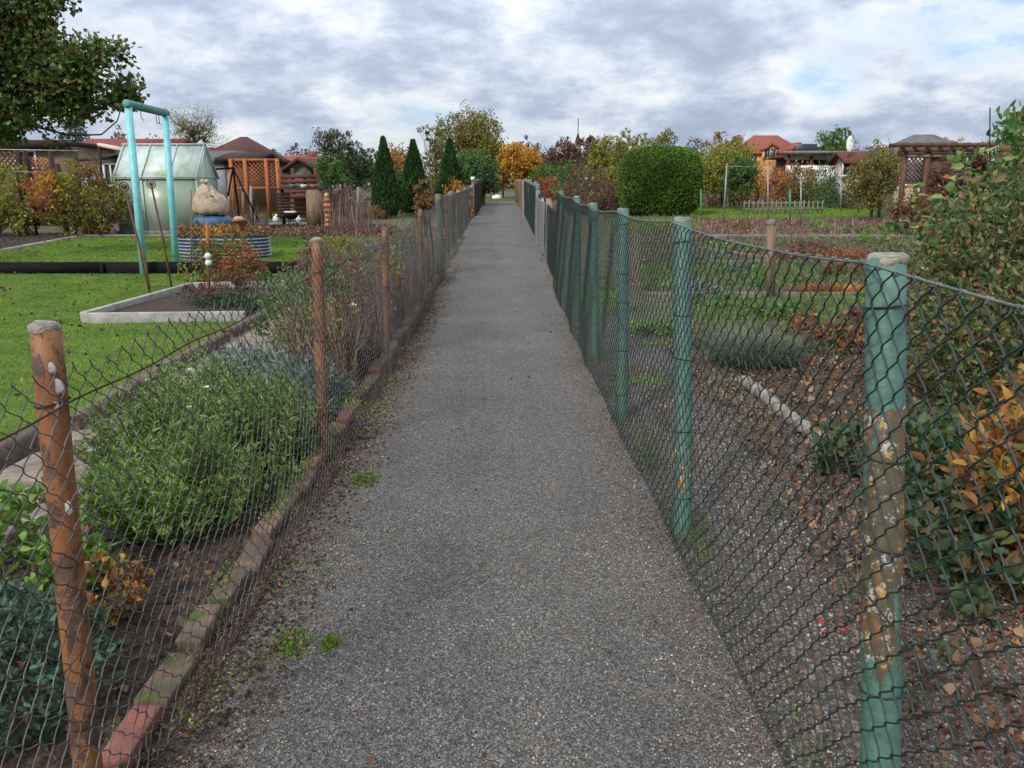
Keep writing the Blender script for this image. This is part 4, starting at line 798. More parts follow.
# black swing A-frame poles
Ya = 22.; t = thing('swing_frame', 'thin black A-shaped swing frame between greenhouse and brick grill', 'swing', atY(245, Ya))
p0 = W(233, 168, Ya)
for px, py in ((259, 222), (240, 222), (228, 196)):
    q = W(px, py, Ya + (.8 if px == 240 else 0)); q[2] = max(q[2], tz(Ya)) if px != 228 else q[2]; MB(smooth=True).tube([p0, q], .024, 8).build('leg', M['black'], t)
MB(smooth=True).tube([W(216, 169, Ya), p0 + [.05, 0, 0]], .028, 8).build('crossbar', M['black'], t)
for px, yt, yb_, l, m_ in ((251, 186, 223, 'pale birch pole in front of the orange trellis', 'wood_grey'), (229, 172, 226, 'whitish post behind the pot by the beige sack', 'wood_grey'), (358, 187, 222, 'weathered grey post left of the pointed conifers', 'wood_grey'), (243, 192, 222, 'slim brown post under the swing frame', 'wood')):
    b0 = G(px, yb_ - 2); stt = thing('garden_post', l, 'post', b0); MB(smooth=True).tube([b0 - [0, 0, .1], W(px, yt, b0[1])], .045, 8).build('shaft', M[m_], stt)
# trellis pergola, orange
Yt = 27.; t = thing('trellis_screen', 'orange stained lattice trellis with posts behind the greenhouse', 'trellis', atY(258, Yt))
def lattice(b, xa, xb, za, zb_, y, step, w, ang=1):
    n = int((xb - xa + zb_ - za) / step) + 1
    for s_ in (0, 1):
        for i in range(n):
            c = i * step
            if s_ == 0: pa = (max(xa, xa + c - (zb_ - za)), min(zb_, za + c)); pb = (min(xb, xa + c), max(za, za + c - (xb - xa)))
            else: pa = (min(xb, xb - c + (zb_ - za)), min(zb_, za + c)); pb = (max(xa, xb - c), max(za, za + c - (xb - xa)))
            if abs(pa[0] - pb[0]) < .02: continue
            b.beam((pa[0], y + s_ * .025, pa[1]), (pb[0], y + s_ * .025, pb[1]), w, .018)
    return b
xs = [W(q, 186, Yt)[0] for q in (233, 247, 268, 279)]; zt_ = W(250, 160, Yt)[2]; zl = W(250, 188, Yt)[2]
for a, b_ in zip(xs[:-1], xs[1:]): lattice(MB(), a, b_, zl, zt_, Yt, .13, .035).build('lattice', M['wood_orange'], t)
for a in xs: MB().beam((a, Yt - .03, tz(Yt)), (a, Yt - .03, zt_ + .05), .11).build('post', M['wood_orange'], t)
MB().beam((xs[0], Yt, zt_), (xs[-1], Yt, zt_), .09).build('rail', M['wood_orange'], t); MB().beam((xs[0], Yt, zl), (xs[-1], Yt, zl), .07).build('rail', M['wood_orange'], t)

# ------------------------------------------------------------------ buildings
def winframe(b_parent, x, y, z, w, h, mat='white', face=-1):
    f = MB(); t_ = .06
    f.b2(x - w/2 - t_, x + w/2 + t_, y - .05, y + .03, z + h/2, z + h/2 + t_).b2(x - w/2 - t_, x + w/2 + t_, y - .07, y + .03, z - h/2 - t_, z - h/2).b2(x - w/2 - t_, x - w/2, y - .05, y + .03, z - h/2, z + h/2).b2(x + w/2, x + w/2 + t_, y - .05, y + .03, z - h/2, z + h/2).b2(x - .02, x + .02, y - .045, y + .03, z - h/2, z + h/2)
    o = f.build('window', M[mat], b_parent); MB().b2(x - w/2, x + w/2, y - .02, y + .02, z - h/2, z + h/2).build('pane', M['glass'], o); return o
def house(name, label, x0, x1, y0, y1, ze, wallm, roofm, rise, hip=.0, ridge='x', over=.35, wins=(), chim=(), door=None, cat='building', low=0., group=None, gable=None, fascia=None):
    zb = tz(y0); t = thing(name, label, cat, ((x0 + x1) / 2, (y0 + y1) / 2, zb), group); ym = (y0 + y1) / 2; xm = (x0 + x1) / 2
    w = MB(); w.b2(x0, x1, y0, y1, zb - .2, ze)
    if not hip and ridge == 'x' and rise > 0:
        for xx in (x0, x1): w.add([[xx - .01, y0, ze], [xx - .01, y1, ze], [xx - .01, ym, ze + rise], [xx + .01, y0, ze], [xx + .01, y1, ze], [xx + .01, ym, ze + rise]], None, [[0, 2, 1], [3, 4, 5]])
    if ridge == 'y' and rise > 0:
        for yy in (y0, y1): w.add([[x0, yy - .01, ze], [x1, yy - .01, ze], [xm, yy - .01, ze + rise], [x0, yy + .01, ze], [x1, yy + .01, ze], [xm, yy + .01, ze + rise]], None, [[0, 1, 2], [3, 5, 4]])
    w.build('wall', M[wallm], t); r = MB(); o = over; th = .1
    if ridge == 'x':
        sl = rise / (ym - y0); A = [[x0 - o, y0 - o, ze - o * sl], [x1 + o, y0 - o, ze - o * sl], [x1 + o, y1 + o, ze - o * sl], [x0 - o, y1 + o, ze - o * sl], [x0 - o + hip, ym, ze + rise], [x1 + o - hip, ym, ze + rise]]
        fq, ft = [[0, 1, 5, 4], [2, 3, 4, 5]], [[3, 0, 4], [1, 2, 5]]
    elif ridge == 'y':
        sl = rise / (xm - x0); A = [[x0 - o, y0 - o, ze - o * sl], [x1 + o, y0 - o, ze - o * sl], [x1 + o, y1 + o, ze - o * sl], [x0 - o, y1 + o, ze - o * sl], [xm, y0 - o + hip, ze + rise], [xm, y1 + o - hip, ze + rise]]
        fq, ft = [[1, 2, 5, 4], [3, 0, 4, 5]], [[0, 1, 4], [2, 3, 5]]
    if ridge == 'flat': r.b2(x0 - o, x1 + o, y0 - o, y1 + o, ze + .004, ze + .14); ro = r.build('roof', M[roofm], t)
    else:
        if hip: r.add(A, fq, ft)
        else: r.add(A, fq)
        r.v[0][:, 2] += .06; ro = r.build('roof', M[roofm], t); ro.modifiers.new('thick', 'SOLIDIFY').thickness = .12
    if fascia: MB().b2(x0 - o - .02, x1 + o + .02, y0 - o - .05, y0 - o - .01, (ze - .1) if ridge == 'flat' else ze - o * rise / max(.1, ym - y0) - .08, (ze + .17) if ridge == 'flat' else ze - o * rise / max(.1, ym - y0) + .10).build('fascia', M[fascia], t)
    for (x, z, ww, hh) in wins: winframe(t, x, y0 - .01, z, ww, hh)
    if door: MB().b2(door[0] - .45, door[0] + .45, y0 - .04, y0 - .005, zb, zb + 2).build('door', M[door[1]], t)
    for (x, y, z, h) in chim: MB().box((x, y, z + h / 2), (.5, .5, h)).build('chimney', M['brick_red'], ro)
    return t
def Xp(px, Y): return W(px, 186, Y)[0]
def Zp(py, Y): return W(500, py, Y)[2]
Y = 32; house('summer_house', 'garden house with low dull red roof and white trim behind the greenhouse', Xp(72, Y), Xp(160, Y), Y, Y + 5, Zp(152, Y), 'tan_wall', 'tile_red', .55, wins=((Xp(78, Y), Zp(157, Y), .7, .6),), door=(Xp(95, Y), 'wood_dark'), fascia='white')
Y = 28; house('garden_shed', 'flat roofed tan boarded shed left of the red roofed garden house', Xp(-12, Y), Xp(68, Y), Y, Y + 4, Zp(146, Y), 'tan_wall', 'roof_felt', .0, ridge='flat', over=.25, fascia='wood_dark', wins=((Xp(30, Y), Zp(160, Y), .6, .5),))
Y = 26; t = thing('garden_annex', 'low dark grey lean-to with pale window frame beside the greenhouse', 'shed', atY(100, Y))
MB().b2(Xp(78, Y), Xp(117, Y), Y, Y + 2.2, tz(Y), Zp(168, Y)).build('wall', M['grey_wall'], t); MB().add([[Xp(76, Y), Y - .2, Zp(160, Y)], [Xp(119, Y), Y - .2, Zp(157, Y)], [Xp(119, Y), Y + 2.4, Zp(149, Y)], [Xp(80, Y), Y + 2.4, Zp(151, Y)]], [[0, 1, 2, 3]]).build('roof', M['roof_felt'], t).modifiers.new('thick', 'SOLIDIFY').thickness = .08
winframe(t, Xp(113, Y), Y - .01, Zp(175, Y), .35, .6)
t = thing('awning', 'slanting cream awning board in front of the red roof', 'awning', atY(112, 25)); MB().add([W(97, 143, 25), W(125, 150, 25), W(126, 153, 25), W(97, 146, 25), W(100, 143, 27.5), W(128, 148, 27.5), W(128, 151, 27.5), W(100, 146, 27.5)], [[3, 2, 1, 0], [4, 5, 6, 7], [0, 1, 5, 4], [1, 2, 6, 5], [2, 3, 7, 6], [3, 0, 4, 7]]).build('panel', M['cream'], t)
MB().beam([Xp(99, 25), 25.1, tz(25)], W(99, 146, 25), .07).build('post', M['wood_dark'], t)
Y = 24; t = thing('lattice_fence', 'dark orange-brown lattice and board fence under the big tree at far left', 'fence', atY(20, Y))
for a, b_, m_ in ((-25, 24, 'wood_brown'), (24, 31, 'wood_orange'), (31, 56, 'wood_brown')):
    if a == 31: lattice(MB(), Xp(a, Y), Xp(b_, Y), Zp(170, Y), Zp(158, Y), Y, .12, .04).build('lattice', M['wood_orange'], t); MB().b2(Xp(a, Y), Xp(b_, Y), Y - .01, Y + .03, tz(Y), Zp(170, Y)).build('board_panel', M[m_], t)
    elif a == -25: lattice(MB(), Xp(a, Y), Xp(b_, Y), Zp(170, Y), Zp(152, Y), Y, .16, .07).build('lattice', M['wood_brown'], t); MB().b2(Xp(a, Y), Xp(b_, Y), Y - .01, Y + .03, tz(Y), Zp(170, Y)).build('board_panel', M[m_], t)
    else: MB().b2(Xp(a, Y), Xp(b_, Y), Y - .01, Y + .03, tz(Y), Zp(157, Y)).build('board_panel', M[m_], t)
for px in (-25, 23, 31, 56): MB().beam((Xp(px, Y), Y - .06, tz(Y)), (Xp(px, Y), Y - .06, Zp(150, Y)), .1).build('post', M['wood_dark'], t)
Y = 42; house('house', 'house with brown hipped tile roof rising behind the orange trellis', Xp(207, Y), Xp(258, Y), Y, Y + 5, Zp(156, Y), 'tan_wall', 'tile_brown', 1.0, hip=1.5, over=.4, chim=((Xp(205, Y), Y + 1, Zp(156, Y), .45),))
Y = 33; house('garden_shed', 'grey sheet roofed shed directly behind the greenhouse gable', Xp(200, Y), Xp(232, Y), Y, Y + 3, Zp(160, Y), 'grey_wall', 'roof_grey', .35, over=.2)
Y = 30; house('pavilion', 'dark low gabled roof above the orange trellis', Xp(226, Y), Xp(256, Y), Y, Y + 3, Zp(159, Y), 'wood_brown', 'wood_dark', .22, over=.25)
Y = 36; house('garden_house', 'small green gabled garden house with brown roof left of the pine', Xp(289, Y), Xp(312, Y), Y, Y + 3, Zp(167, Y), 'green_old', 'tile_brown', .35, ridge='y', over=.3)
Y = 48; house('house', 'long orange-brown roofed house far behind the green garden house', Xp(276, Y), Xp(314, Y), Y, Y + 5, Zp(161, Y), 'tan_wall', 'tile_orange', .35, over=.3, chim=((Xp(306, Y), Y + 2, Zp(159, Y), .5),))
Y = 26; t = thing('slat_fence', 'reddish brown slatted screen fence right of the orange trellis', 'fence', atY(298, Y))
for i in range(9): zz = tz(Y) + .12 + i * .15; MB().b2(Xp(281, Y), Xp(316, Y), Y - .01, Y + .02, zz, zz + .115).build('slat', M['wood_red'], t)
for px in (281, 293, 305, 316): MB().beam((Xp(px, Y), Y + .06, tz(Y)), (Xp(px, Y), Y + .06, Zp(168, Y)), .09).build('post', M['wood_red'], t)
# garden counter
Y = 23.5; t = thing('garden_bar', 'dark slatted wooden garden counter with flat top and thick log leg', 'garden counter', atY(298, Y)); zt_ = Zp(188, Y)
MB().b2(Xp(274, Y), Xp(322, Y), Y - .1, Y + .7, zt_ - .05, zt_).build('top', M['wood_dark'], t, bevel=.006)
for i in range(8): zz = tz(Y) + .28 + i * .085; MB().b2(Xp(275, Y), Xp(289, Y), Y + .0, Y + .03, zz, zz + .07).build('slat', M['wood_dark'], t)
for i in range(4): zz = tz(Y) + .3 + i * .13; MB().b2(Xp(289, Y), Xp(307, Y), Y + .5, Y + .53, zz, zz + .1).build('slat', M['wood_brown'], t)
MB(smooth=True).tube([(Xp(313, Y), Y + .05, tz(Y) - .05), (Xp(313, Y), Y + .05, zt_ - .05)], [.25, .225], 18).build('leg', M['wood'], t); MB().beam((Xp(276, Y), Y + .6, tz(Y)), (Xp(276, Y), Y + .6, zt_ - .05), .09).build('leg', M['wood_dark'], t)
for px, m_, l, r_ in ((301, 'plastic_white', 'white tub on the dark garden counter', .10), (312, 'terracotta', 'terracotta bowl at the right end of the garden counter', .14), (291, 'tarp_blue', 'blue-green dish on the middle of the garden counter', .11)):
    tag(MB(smooth=True).lathe((Xp(px, Y), Y + .3, zt_), [(.001, .003), (r_ * .7, .003), (r_, .09), (r_ * .93, .095), (r_ * .65, .02), (.001, .02)], 16).build('bowl', M[m_]), l, 'bowl')
q = (Xp(292, Y), Y - .3, tz(Y)); t = thing('fire_bowl', 'black bowl on legs with a white dish, under the garden counter', 'fire bowl', q)
MB(smooth=True).lathe((q[0], q[1], q[2] + .22), [(.02, 0), (.14, .03), (.20, .12), (.21, .18), (.18, .18), (.02, .05)], 16).build('bowl', M['black'], t)
for a in (0, 2.1, 4.2): MB(smooth=True).tube([(q[0] + .1 * math.cos(a), q[1] + .1 * math.sin(a), q[2] + .26), (q[0] + .16 * math.cos(a), q[1] + .16 * math.sin(a), q[2])], .012, 6).build('leg', M['black'], t)
tag(MB().b2(q[0] - .17, q[0] + .14, q[1] - .15, q[1] + .12, q[2] + .405, q[2] + .45).build('dish', M['plastic_white'], bevel=.015), 'flat white dish resting on the black fire bowl', 'dish')
for px, l in ((276, 'white stone ornament below the left end of the garden counter'), (298, 'white curled stone ornament next to the black fire bowl')):
    p = G(px, 222); tag(MB(smooth=True).ball(p + [0, 0, .08], .10, 10, .12, (1, .8, 1)).ball(p + [.03, 0, .19], .05, 8, .1).build('stone_ornament', M['plastic_white']), l, 'ornament')
# carved totem
q = np.array([Xp(326, 23), 23, tz(23)]); t = thing('garden_totem', 'tall stacked totem of orange and yellow glazed pots beside the log leg', 'garden ornament', q)
for z_, r_, m_ in ((.0, .11, 'gold'), (.14, .085, 'brass'), (.27, .095, 'gold'), (.41, .12, 'terracotta'), (.55, .11, 'gold'), (.69, .10, 'terracotta'), (.82, .07, 'sack')):
    if 'brass' not in M: M['brass'] = plain('yellow_glaze', (.45, .28, .06), (.3, .16, .04), 9, .5, 0)
    MB(smooth=True).lathe(q + [0, 0, z_], [(.001, 0), (r_ * .6, .0), (r_, .06), (r_ * .9, .1), (r_ * .5, .14), (.001, .145)], 14).build('pot', M[m_], t)
stone_bar('pond_edging', 'blue-grey low edging strip in front of the garden counter', 'edging', G(246, 224), G(336, 224), .5, .05, M['pond'], 9)
# shrubs round there
for px, py, r, m_, n, s_, l in ((264, 210, (.7, .4, .28), 'green', 900, .07, 'low green and yellow plants under the orange trellis'), (300, 214, (.35, .3, .15), 'lime', 400, .05, 'bright green cushion plant beneath the garden counter'), (338, 214, (.8, .5, .3), 'dark', 900, .08, 'green foliage right of the totem')):
    bush('low_shrub', l, 'shrub', B(px, py), r, m_, n, s_, ncl=30)
# right-hand buildings
Y = 120; x0, x1 = Xp(748, Y), Xp(800, Y)
t = house('apartment_house', 'far ochre apartment house with red tiled roof and gabled bays', x0, x1, Y, Y + 11, Zp(152, Y), 'ochre', 'tile_orange', 2.6, hip=2.5, over=.5, wins=[(Xp(q, Y), Zp(161, Y), .9, 1.3) for q in (752, 783, 789, 796)])
for px in (765, 792):
    g = MB(); xa, xb = Xp(px - 6, Y), Xp(px + 6, Y); xm = (xa + xb) / 2; g.b2(xa, xb, Y - 1.2, Y + 1, tz(Y), Zp(149, Y)); g.add([[xa, Y - 1.2, Zp(149, Y)], [xb, Y - 1.2, Zp(149, Y)], [xm, Y - 1.2, Zp(144, Y)], [xa, Y + 4, Zp(149, Y)], [xb, Y + 4, Zp(149, Y)], [xm, Y + 4, Zp(144, Y)]], None, [[0, 1, 2], [3, 5, 4]]); g.build('bay', M['ochre'], t)
    rr = MB(); 
    for s_ in (-1, 1): e = xm + s_ * (xb - xa) * .62; rr.add([[e, Y - 1.6, Zp(149.8, Y)], [xm, Y - 1.6, Zp(143.5, Y)], [xm, Y + 5, Zp(143.5, Y)], [e, Y + 5, Zp(149.8, Y)]], [[0, 1, 2, 3]])
    rr.build('bay_roof', M['tile_orange'], t).modifiers.new('thick', 'SOLIDIFY').thickness = .2
    for q in (-2.6, 2.6): winframe(t, Xp(px + q, Y), Y - 1.22, Zp(153.5, Y), .8, 1.3, 'cream')
Y = 44; t = house('carport', 'flat roofed open wooden shelter with white low wall on the right', Xp(790, Y), Xp(840, Y), Y, Y + 2.5, Zp(158, Y), 'wood_brown', 'wood_red', 0, ridge='flat', over=.6, fascia='cream')
MB().b2(Xp(775, Y), Xp(832, Y), Y - 1.6, Y - 1.4, tz(Y), Zp(166, Y)).build('low_wall', M['white'], t)
MB().b2(Xp(800, Y), Xp(838, Y), Y - .06, Y - .02, Zp(165, Y), Zp(156, Y)).build('shade_panel', M['dark'], t)  # solid dark slab on the wall; its colour stands in for interior shade
for px in (778, 800, 821, 845): MB().beam((Xp(px, Y), Y - 1.3, tz(Y)), (Xp(px, Y), Y - 1.3, Zp(156, Y)), .14).build('post', M['wood_red'], t)
MB().b2(Xp(774, Y), Xp(850, Y), Y - 1.7, Y - .62, Zp(154.5, Y), Zp(152.0, Y)).build('canopy', M['wood_grey'], t)
Y = 46; t = thing('glass_dormer', 'dark glazed box standing on the flat shelter roof', 'roof light', (Xp(806, Y), Y, Zp(152.3, Y))); b = MB(); b.b2(Xp(800, Y), Xp(814, Y), Y, Y + 1.5, Zp(152.6, Y), Zp(143.5, Y)); b.build('pane', M['glass'], t, bevel=.03)
Y = 38; t = house('garden_shed', 'brown low shed with tiled roof left of the autumn tree by the pergola', Xp(846, Y), Xp(874, Y), Y, Y + 1.5, Zp(160, Y), 'cream', 'wood_red', .35, over=.3, wins=((Xp(848, Y), Zp(168, Y), .6, .6), (Xp(861, Y), Zp(170, Y), .6, .5)))
q = W(850, 144, 38); t = thing('satellite_dish', 'white oval satellite dish seen edge on above the brown shed', 'satellite dish', q)
a = MB(smooth=True); a.ball((0, 0, 0), 1, 18, 0, (.17, .06, .36)); a.v[0] += q; a.build('dish', M['white'], t); MB(smooth=True).tube([q, q + [0, .1, -.6]], .03, 8).build('mast', M['steel'], t); MB(smooth=True).tube([q, q + [.05, -.25, .45]], .012, 6).build('arm', M['steel'], t)
# pergola with grey roof behind
Y = 30; house('bungalow', 'bungalow with grey hipped roof behind the wooden pergola', Xp(904, Y), Xp(962, Y), Y, Y + 2.2, Zp(149, Y), 'cream', 'roof_grey', .52, hip=1.0, over=.3, wins=((Xp(915, Y), Zp(170, Y), .9, 1.0), (Xp(948, Y), Zp(170, Y), .9, 1.0)))
Y = 21; t = thing('pergola', 'brown wooden pergola with lattice panels and rafters at the right', 'pergola', atY(930, Y))
zt_ = Zp(151, Y); xs = [Xp(q, Y) for q in (902, 924, 960, 972)]
for i, xx in enumerate(xs): MB().beam((xx, Y, tz(Y)), (xx, Y, zt_ if i != 1 else zt_ + .08), .10 if i != 1 else .13).build('post', M['wood_brown'], t)
MB().beam((xs[0] - .2, Y - .07, zt_ + .03), (xs[-1] + .1, Y - .07, zt_ + .03), .05, .12).build('beam', M['wood_brown'], t); MB().beam((xs[0], Y - .05, Zp(156, Y)), (xs[-1], Y - .05, Zp(156, Y)), .06).build('rail', M['wood'], t)
for i in range(8): xx = xs[0] - .2 + i * .32; MB().beam((xx, Y - .4, zt_ + .15), (xx, Y + .5, zt_ + .16), .05, .10).build('rafter', M['wood_brown'], t)
for a, b_ in ((905, 921), (950, 962)): lattice(MB(), Xp(a, Y), Xp(b_, Y), Zp(182, Y), Zp(155, Y), Y, .11, .032).build('lattice', M['wood_brown'], t); 
for i in range(6): zz = Zp(186, Y) + .09 * i; MB().b2(Xp(942, Y), Xp(962, Y), Y - .08, Y - .055, zz - .1, zz - .04).build('slat', M['wood'], t)
MB().b2(Xp(906, Y), Xp(966, Y), Y + .3, Y + .33, Zp(184, Y), Zp(157, Y)).build('back_panel', M['white'], t)
MB().b2(Xp(925, Y), Xp(949, Y), Y + .02, Y + .06, tz(Y), Zp(155, Y)).build('board_panel', M['wood_brown'], t)
# nearer shed eave at the right edge
Y = 8.2; x0 = 5.72; zt_ = Zp(110, Y); t = thing('garden_shed', 'grey shed with brown overhanging eave cut off by the right frame edge', 'shed', (x0 + 1.3, Y + 1, 0))
MB().b2(x0, x0 + 2.6, Y, Y + .8, -.05, zt_ - .02).build('wall', M['grey_wall'], t); MB().b2(x0 - .12, x0 + 2.8, Y - .25, Y + .95, zt_, zt_ + .05).build('roof', M['roof_felt'], t); MB().b2(x0 - .155, x0 - .122, Y - .25, Y + .95, zt_ - .12, zt_ + .06).build('fascia', M['wood_brown'], t)
MB().beam((x0 - .05, Y - .04, 0), (x0 - .05, Y - .04, zt_), .09).build('corner_post', M['wood_brown'], t)

# ------------------------------------------------------------------ trees and shrubs, far to near
def T(label, px, py_top, w_px, Y, mat, n, ls=1.9, name='deciduous_tree', cat='tree', py_low=None, group='trees on the skyline', lob=5, bark='bark', twigs=6, seed=None, dens=.065, asp=.6, trunk=1.):
    mp = Y / F; base = np.array(atY(px, Y)); H = Zp(py_top, Y) - base[2]; wd = w_px * mp; lo = (Zp(py_low, Y) - base[2]) if py_low else H * .22
    rz = (H - lo) / 2; lobes = []
    g = np.random.default_rng(seed if seed is not None else abs(int(px * 7 + Y)))
    lobes.append((0, 0, lo + rz, wd * .34, wd * .34, rz * .97))
    for i in range(lob):
        a = i / lob * 6.28 + g.uniform(0, 1); r = wd * .5 * g.uniform(.35, .62); s_ = g.uniform(.45, .7); zc = lo + rz + rz * g.uniform(-.5, .42)
        lobes.append((r * math.cos(a), r * math.sin(a) * .8, zc, wd * .5 * s_ * .8, wd * .5 * s_ * .8, rz * s_))
    return tree(name, label, cat, base, lobes, mat, n, int(n / 22), ls * mp, wd * dens * .6, trunk_r=max(.05, H * .018) * trunk, bark=bark, group=group, twigs=twigs, rough=.2, shell=.15, aspect=asp)
far = [('hazy mixed tree line at the far left behind the sheds', -40, 120, 120, 95, 'olive', 2500), ('orange-brown tree above the red roof of the garden house', 122, 127, 34, 60, 'brown', 900),
 ('small bare brown tree above the long orange roof', 275, 150, 20, 70, 'rbrown', 350), ('pale bare bush left of the pine', 303, 140, 26, 75, 'rbrown', 260),
 ('rounded brown-green tree above the fence line behind the pointed conifers', 395, 145, 50, 60, 'brown', 1800), ('bronze shrub tree between first and second pointed conifer', 392, 150, 34, 42, 'orange', 900),
 ('bushy green tree between the pointed conifers', 400, 163, 40, 30, 'green', 1800), ('tall olive autumn tree left of the path end', 474, 105, 84, 55, 'olive', 5200),
 ('thin open olive tree at the left side of the tallest tree', 436, 116, 34, 52, 'olive', 480), ('green bush tree below the tallest olive tree', 470, 150, 60, 40, 'green', 2600), ('dark green tree arching over the far end of the left fence', 484, 160, 34, 38, 'dark', 1200),
 ('purple-brown bare tree between the olive and the yellow tree', 503, 145, 28, 60, 'rbrown', 900), ('bright yellow-orange tree beyond the path end', 522, 141, 48, 52, 'yellow', 3000), ('small yellow bush at the very end of the path', 497, 174, 22, 62, 'yellow', 700),
 ('dark olive tree peeping over the yellow tree', 528, 137, 40, 75, 'pine', 900), ('reddish brown tree right of the yellow tree', 562, 137, 44, 58, 'rbrown', 2400), ('brown twiggy tree behind the church spire', 588, 131, 34, 70, 'rbrown', 1200),
 ('yellow-green tree left of the clipped hedge', 604, 133, 40, 44, 'ygreen', 2400), ('tall yellow-green tree touching the clipped hedge', 628, 131, 38, 38, 'ygreen', 2200), ('brown round tree above the clipped hedge', 665, 130, 44, 70, 'olive', 1500),
 ('orange tree peeping just right of the clipped hedge top', 694, 146, 22, 80, 'orange', 400), ('grey-green far tree behind the clipped hedge', 700, 136, 50, 110, 'pine', 800), ('brown-green round tree behind the willow-green tree', 727, 131, 34, 60, 'brown', 1500),
 ('broad fresh green tree right of the clipped hedge', 722, 140, 68, 34, 'ygreen', 4200), ('green tree touching the ochre apartment house', 742, 152, 36, 32, 'green', 1500), ('green poplar tree above the flat shelter roof', 829, 122, 42, 60, 'green', 2400), ('yellow-orange tree peeping over the grey hipped roof', 949, 130, 18, 60, 'yellow', 700), ('brown tree rising over the grey hipped roof', 932, 134, 44, 80, 'rbrown', 700),
 ('wide distant tree beyond the right sheds', 880, 142, 90, 100, 'pine', 1500), ('green-brown tree behind the nearer right shed', 1005, 118, 60, 45, 'olive', 1500), ('distant tree row piece left of the spire', 540, 155, 70, 110, 'pine', 900), ('distant tree row piece right of the spire', 640, 150, 100, 115, 'olive', 1200), ('distant trees behind the pine', 350, 158, 110, 110, 'olive', 1200), ('distant trees beyond the orange trellis', 240, 160, 90, 110, 'rbrown', 700)]
for l, px, yt, wd, Y, m_, n in far: T(l, px, yt, wd, Y, m_, int(n * 2.6), 2.2, lob=7)
# wispy half-bare tree left
T('half bare willow-like tree behind the greenhouse ridge', 198, 106, 58, 36, 'olive', 4200, 1.6, py_low=152, lob=9, twigs=16, bark='bark', dens=.10, asp=.3, trunk=.9)
# pine pair
for px, yt, w_ in ((327, 131, 22), (342, 130, 28)):
    Y = 40; base = np.array(atY(px, Y)); mp = Y / F; h = Zp(yt, Y) - base[2]
    tree('pine_tree', 'flat topped pine, %s of the pair left of the pointed conifers' % ('left and slimmer' if px < 330 else 'right and broader'), 'tree', base, [(0, 0, h - .45, w_ * mp * .45, w_ * mp * .4, .42), (.2, 0, h - 1.2, w_ * mp * .35, .4, .35), (-.25, .2, h - 1.7, w_ * mp * .3, .4, .25)], 'pine', 1500, 60, .11, .12, trunk_r=.1, group='trees on the skyline')
# blue spruce
def spruce(label, base, r, h, mat, n, size, layers=11, name='spruce_tree', group=None):
    t = thing(name, label, 'tree', base, group); base = np.array(base, float); tr = MB(smooth=True).tube([base - [0, 0, .1], base + [0, 0, h]], [r * .07, .02], 8); P = []; D = []
    for k in range(layers):
        u = k / layers; z = h * (.12 + .86 * u); rr = r * (1 - u) ** .8 + .05; m_ = 10
        for j in range(m_):
            a = j / m_ * 6.28 + k * .7 + R.normal(0, .15); tip = base + np.array([rr * math.cos(a), rr * math.sin(a), z - rr * .22 + R.normal(0, .05)]); root = base + np.array([0, 0, z]); tr.tube([root, (root + tip) / 2 + [0, 0, .03], tip], [.02, .014, .006], 3, False)
            q = max(6, int(n * (rr / r) / (layers * m_ * .55))); uu = R.uniform(.15, 1.05, q)[:, None]; P.append(root * (1 - uu) + tip * uu + R.normal(size=(q, 3)) * size * .6 - [0, 0, size * .3]); D.append(np.tile(unit(tip - root), (q, 1)))
    tr.build('trunk', M['bark'], t); MB().leaves(np.concatenate(P), size, .3, np.concatenate(D), .5).build('needles', L[mat], t); return t
Y = 38; spruce('blue-grey spruce behind the red roofed garden house', atY(82, Y), 26 * Y / F * 1.0, Zp(107, Y) - tz(Y), 'spruce', 5200, .16)
# dark evergreens group
for l, px, yt, wd, Y, m_, n in [('bright green rounded evergreen shrub under the pines', 331, 158, 34, 27, 'green', 2600), ('dark ivy-clad column shaped evergreen right of the pines', 357, 138, 28, 30, 'dark', 3000), ('tall olive evergreen just left of the first pointed conifer', 372, 145, 22, 34, 'pine', 1300)]:
    T(l, px, yt, wd, Y, m_, n, 2.2, name='evergreen_tree', py_low=190, group='evergreens on the left')
gT = 'pointed conifers on the left'
for px, yt, yb_, w_, l in ((386, 140, 216, 26, 'leftmost and broadest of the three pointed dark conifers'), (415, 143, 212, 29, 'middle pointed conifer with a brown shrub at its foot'), (451, 142, 209, 27, 'rightmost pointed conifer nearest the path')):
    b0 = G(px, yb_ + (2 if px < 400 else 3)); Y = b0[1]; cone_tree('pointed_conifer', l, 'tree', b0, w_ * Y / F / 2 * 1.05, Zp(yt, Y) - b0[2], 'thuja', 7000, 3.2 * Y / F, gT)
T('brown leaved shrub in front of the middle pointed conifer', 424, 178, 28, 20, 'brown', 1600, 2.4, name='deciduous_shrub', cat='shrub', group='shrubs of the left garden')
b0 = G(375, 219); bush('clipped_shrub', 'low rust-brown clipped shrub at the foot of the first pointed conifer', 'shrub', b0, (.38, .35, .20), 'brown', 1800, .05, ncl=80, sig=.05)
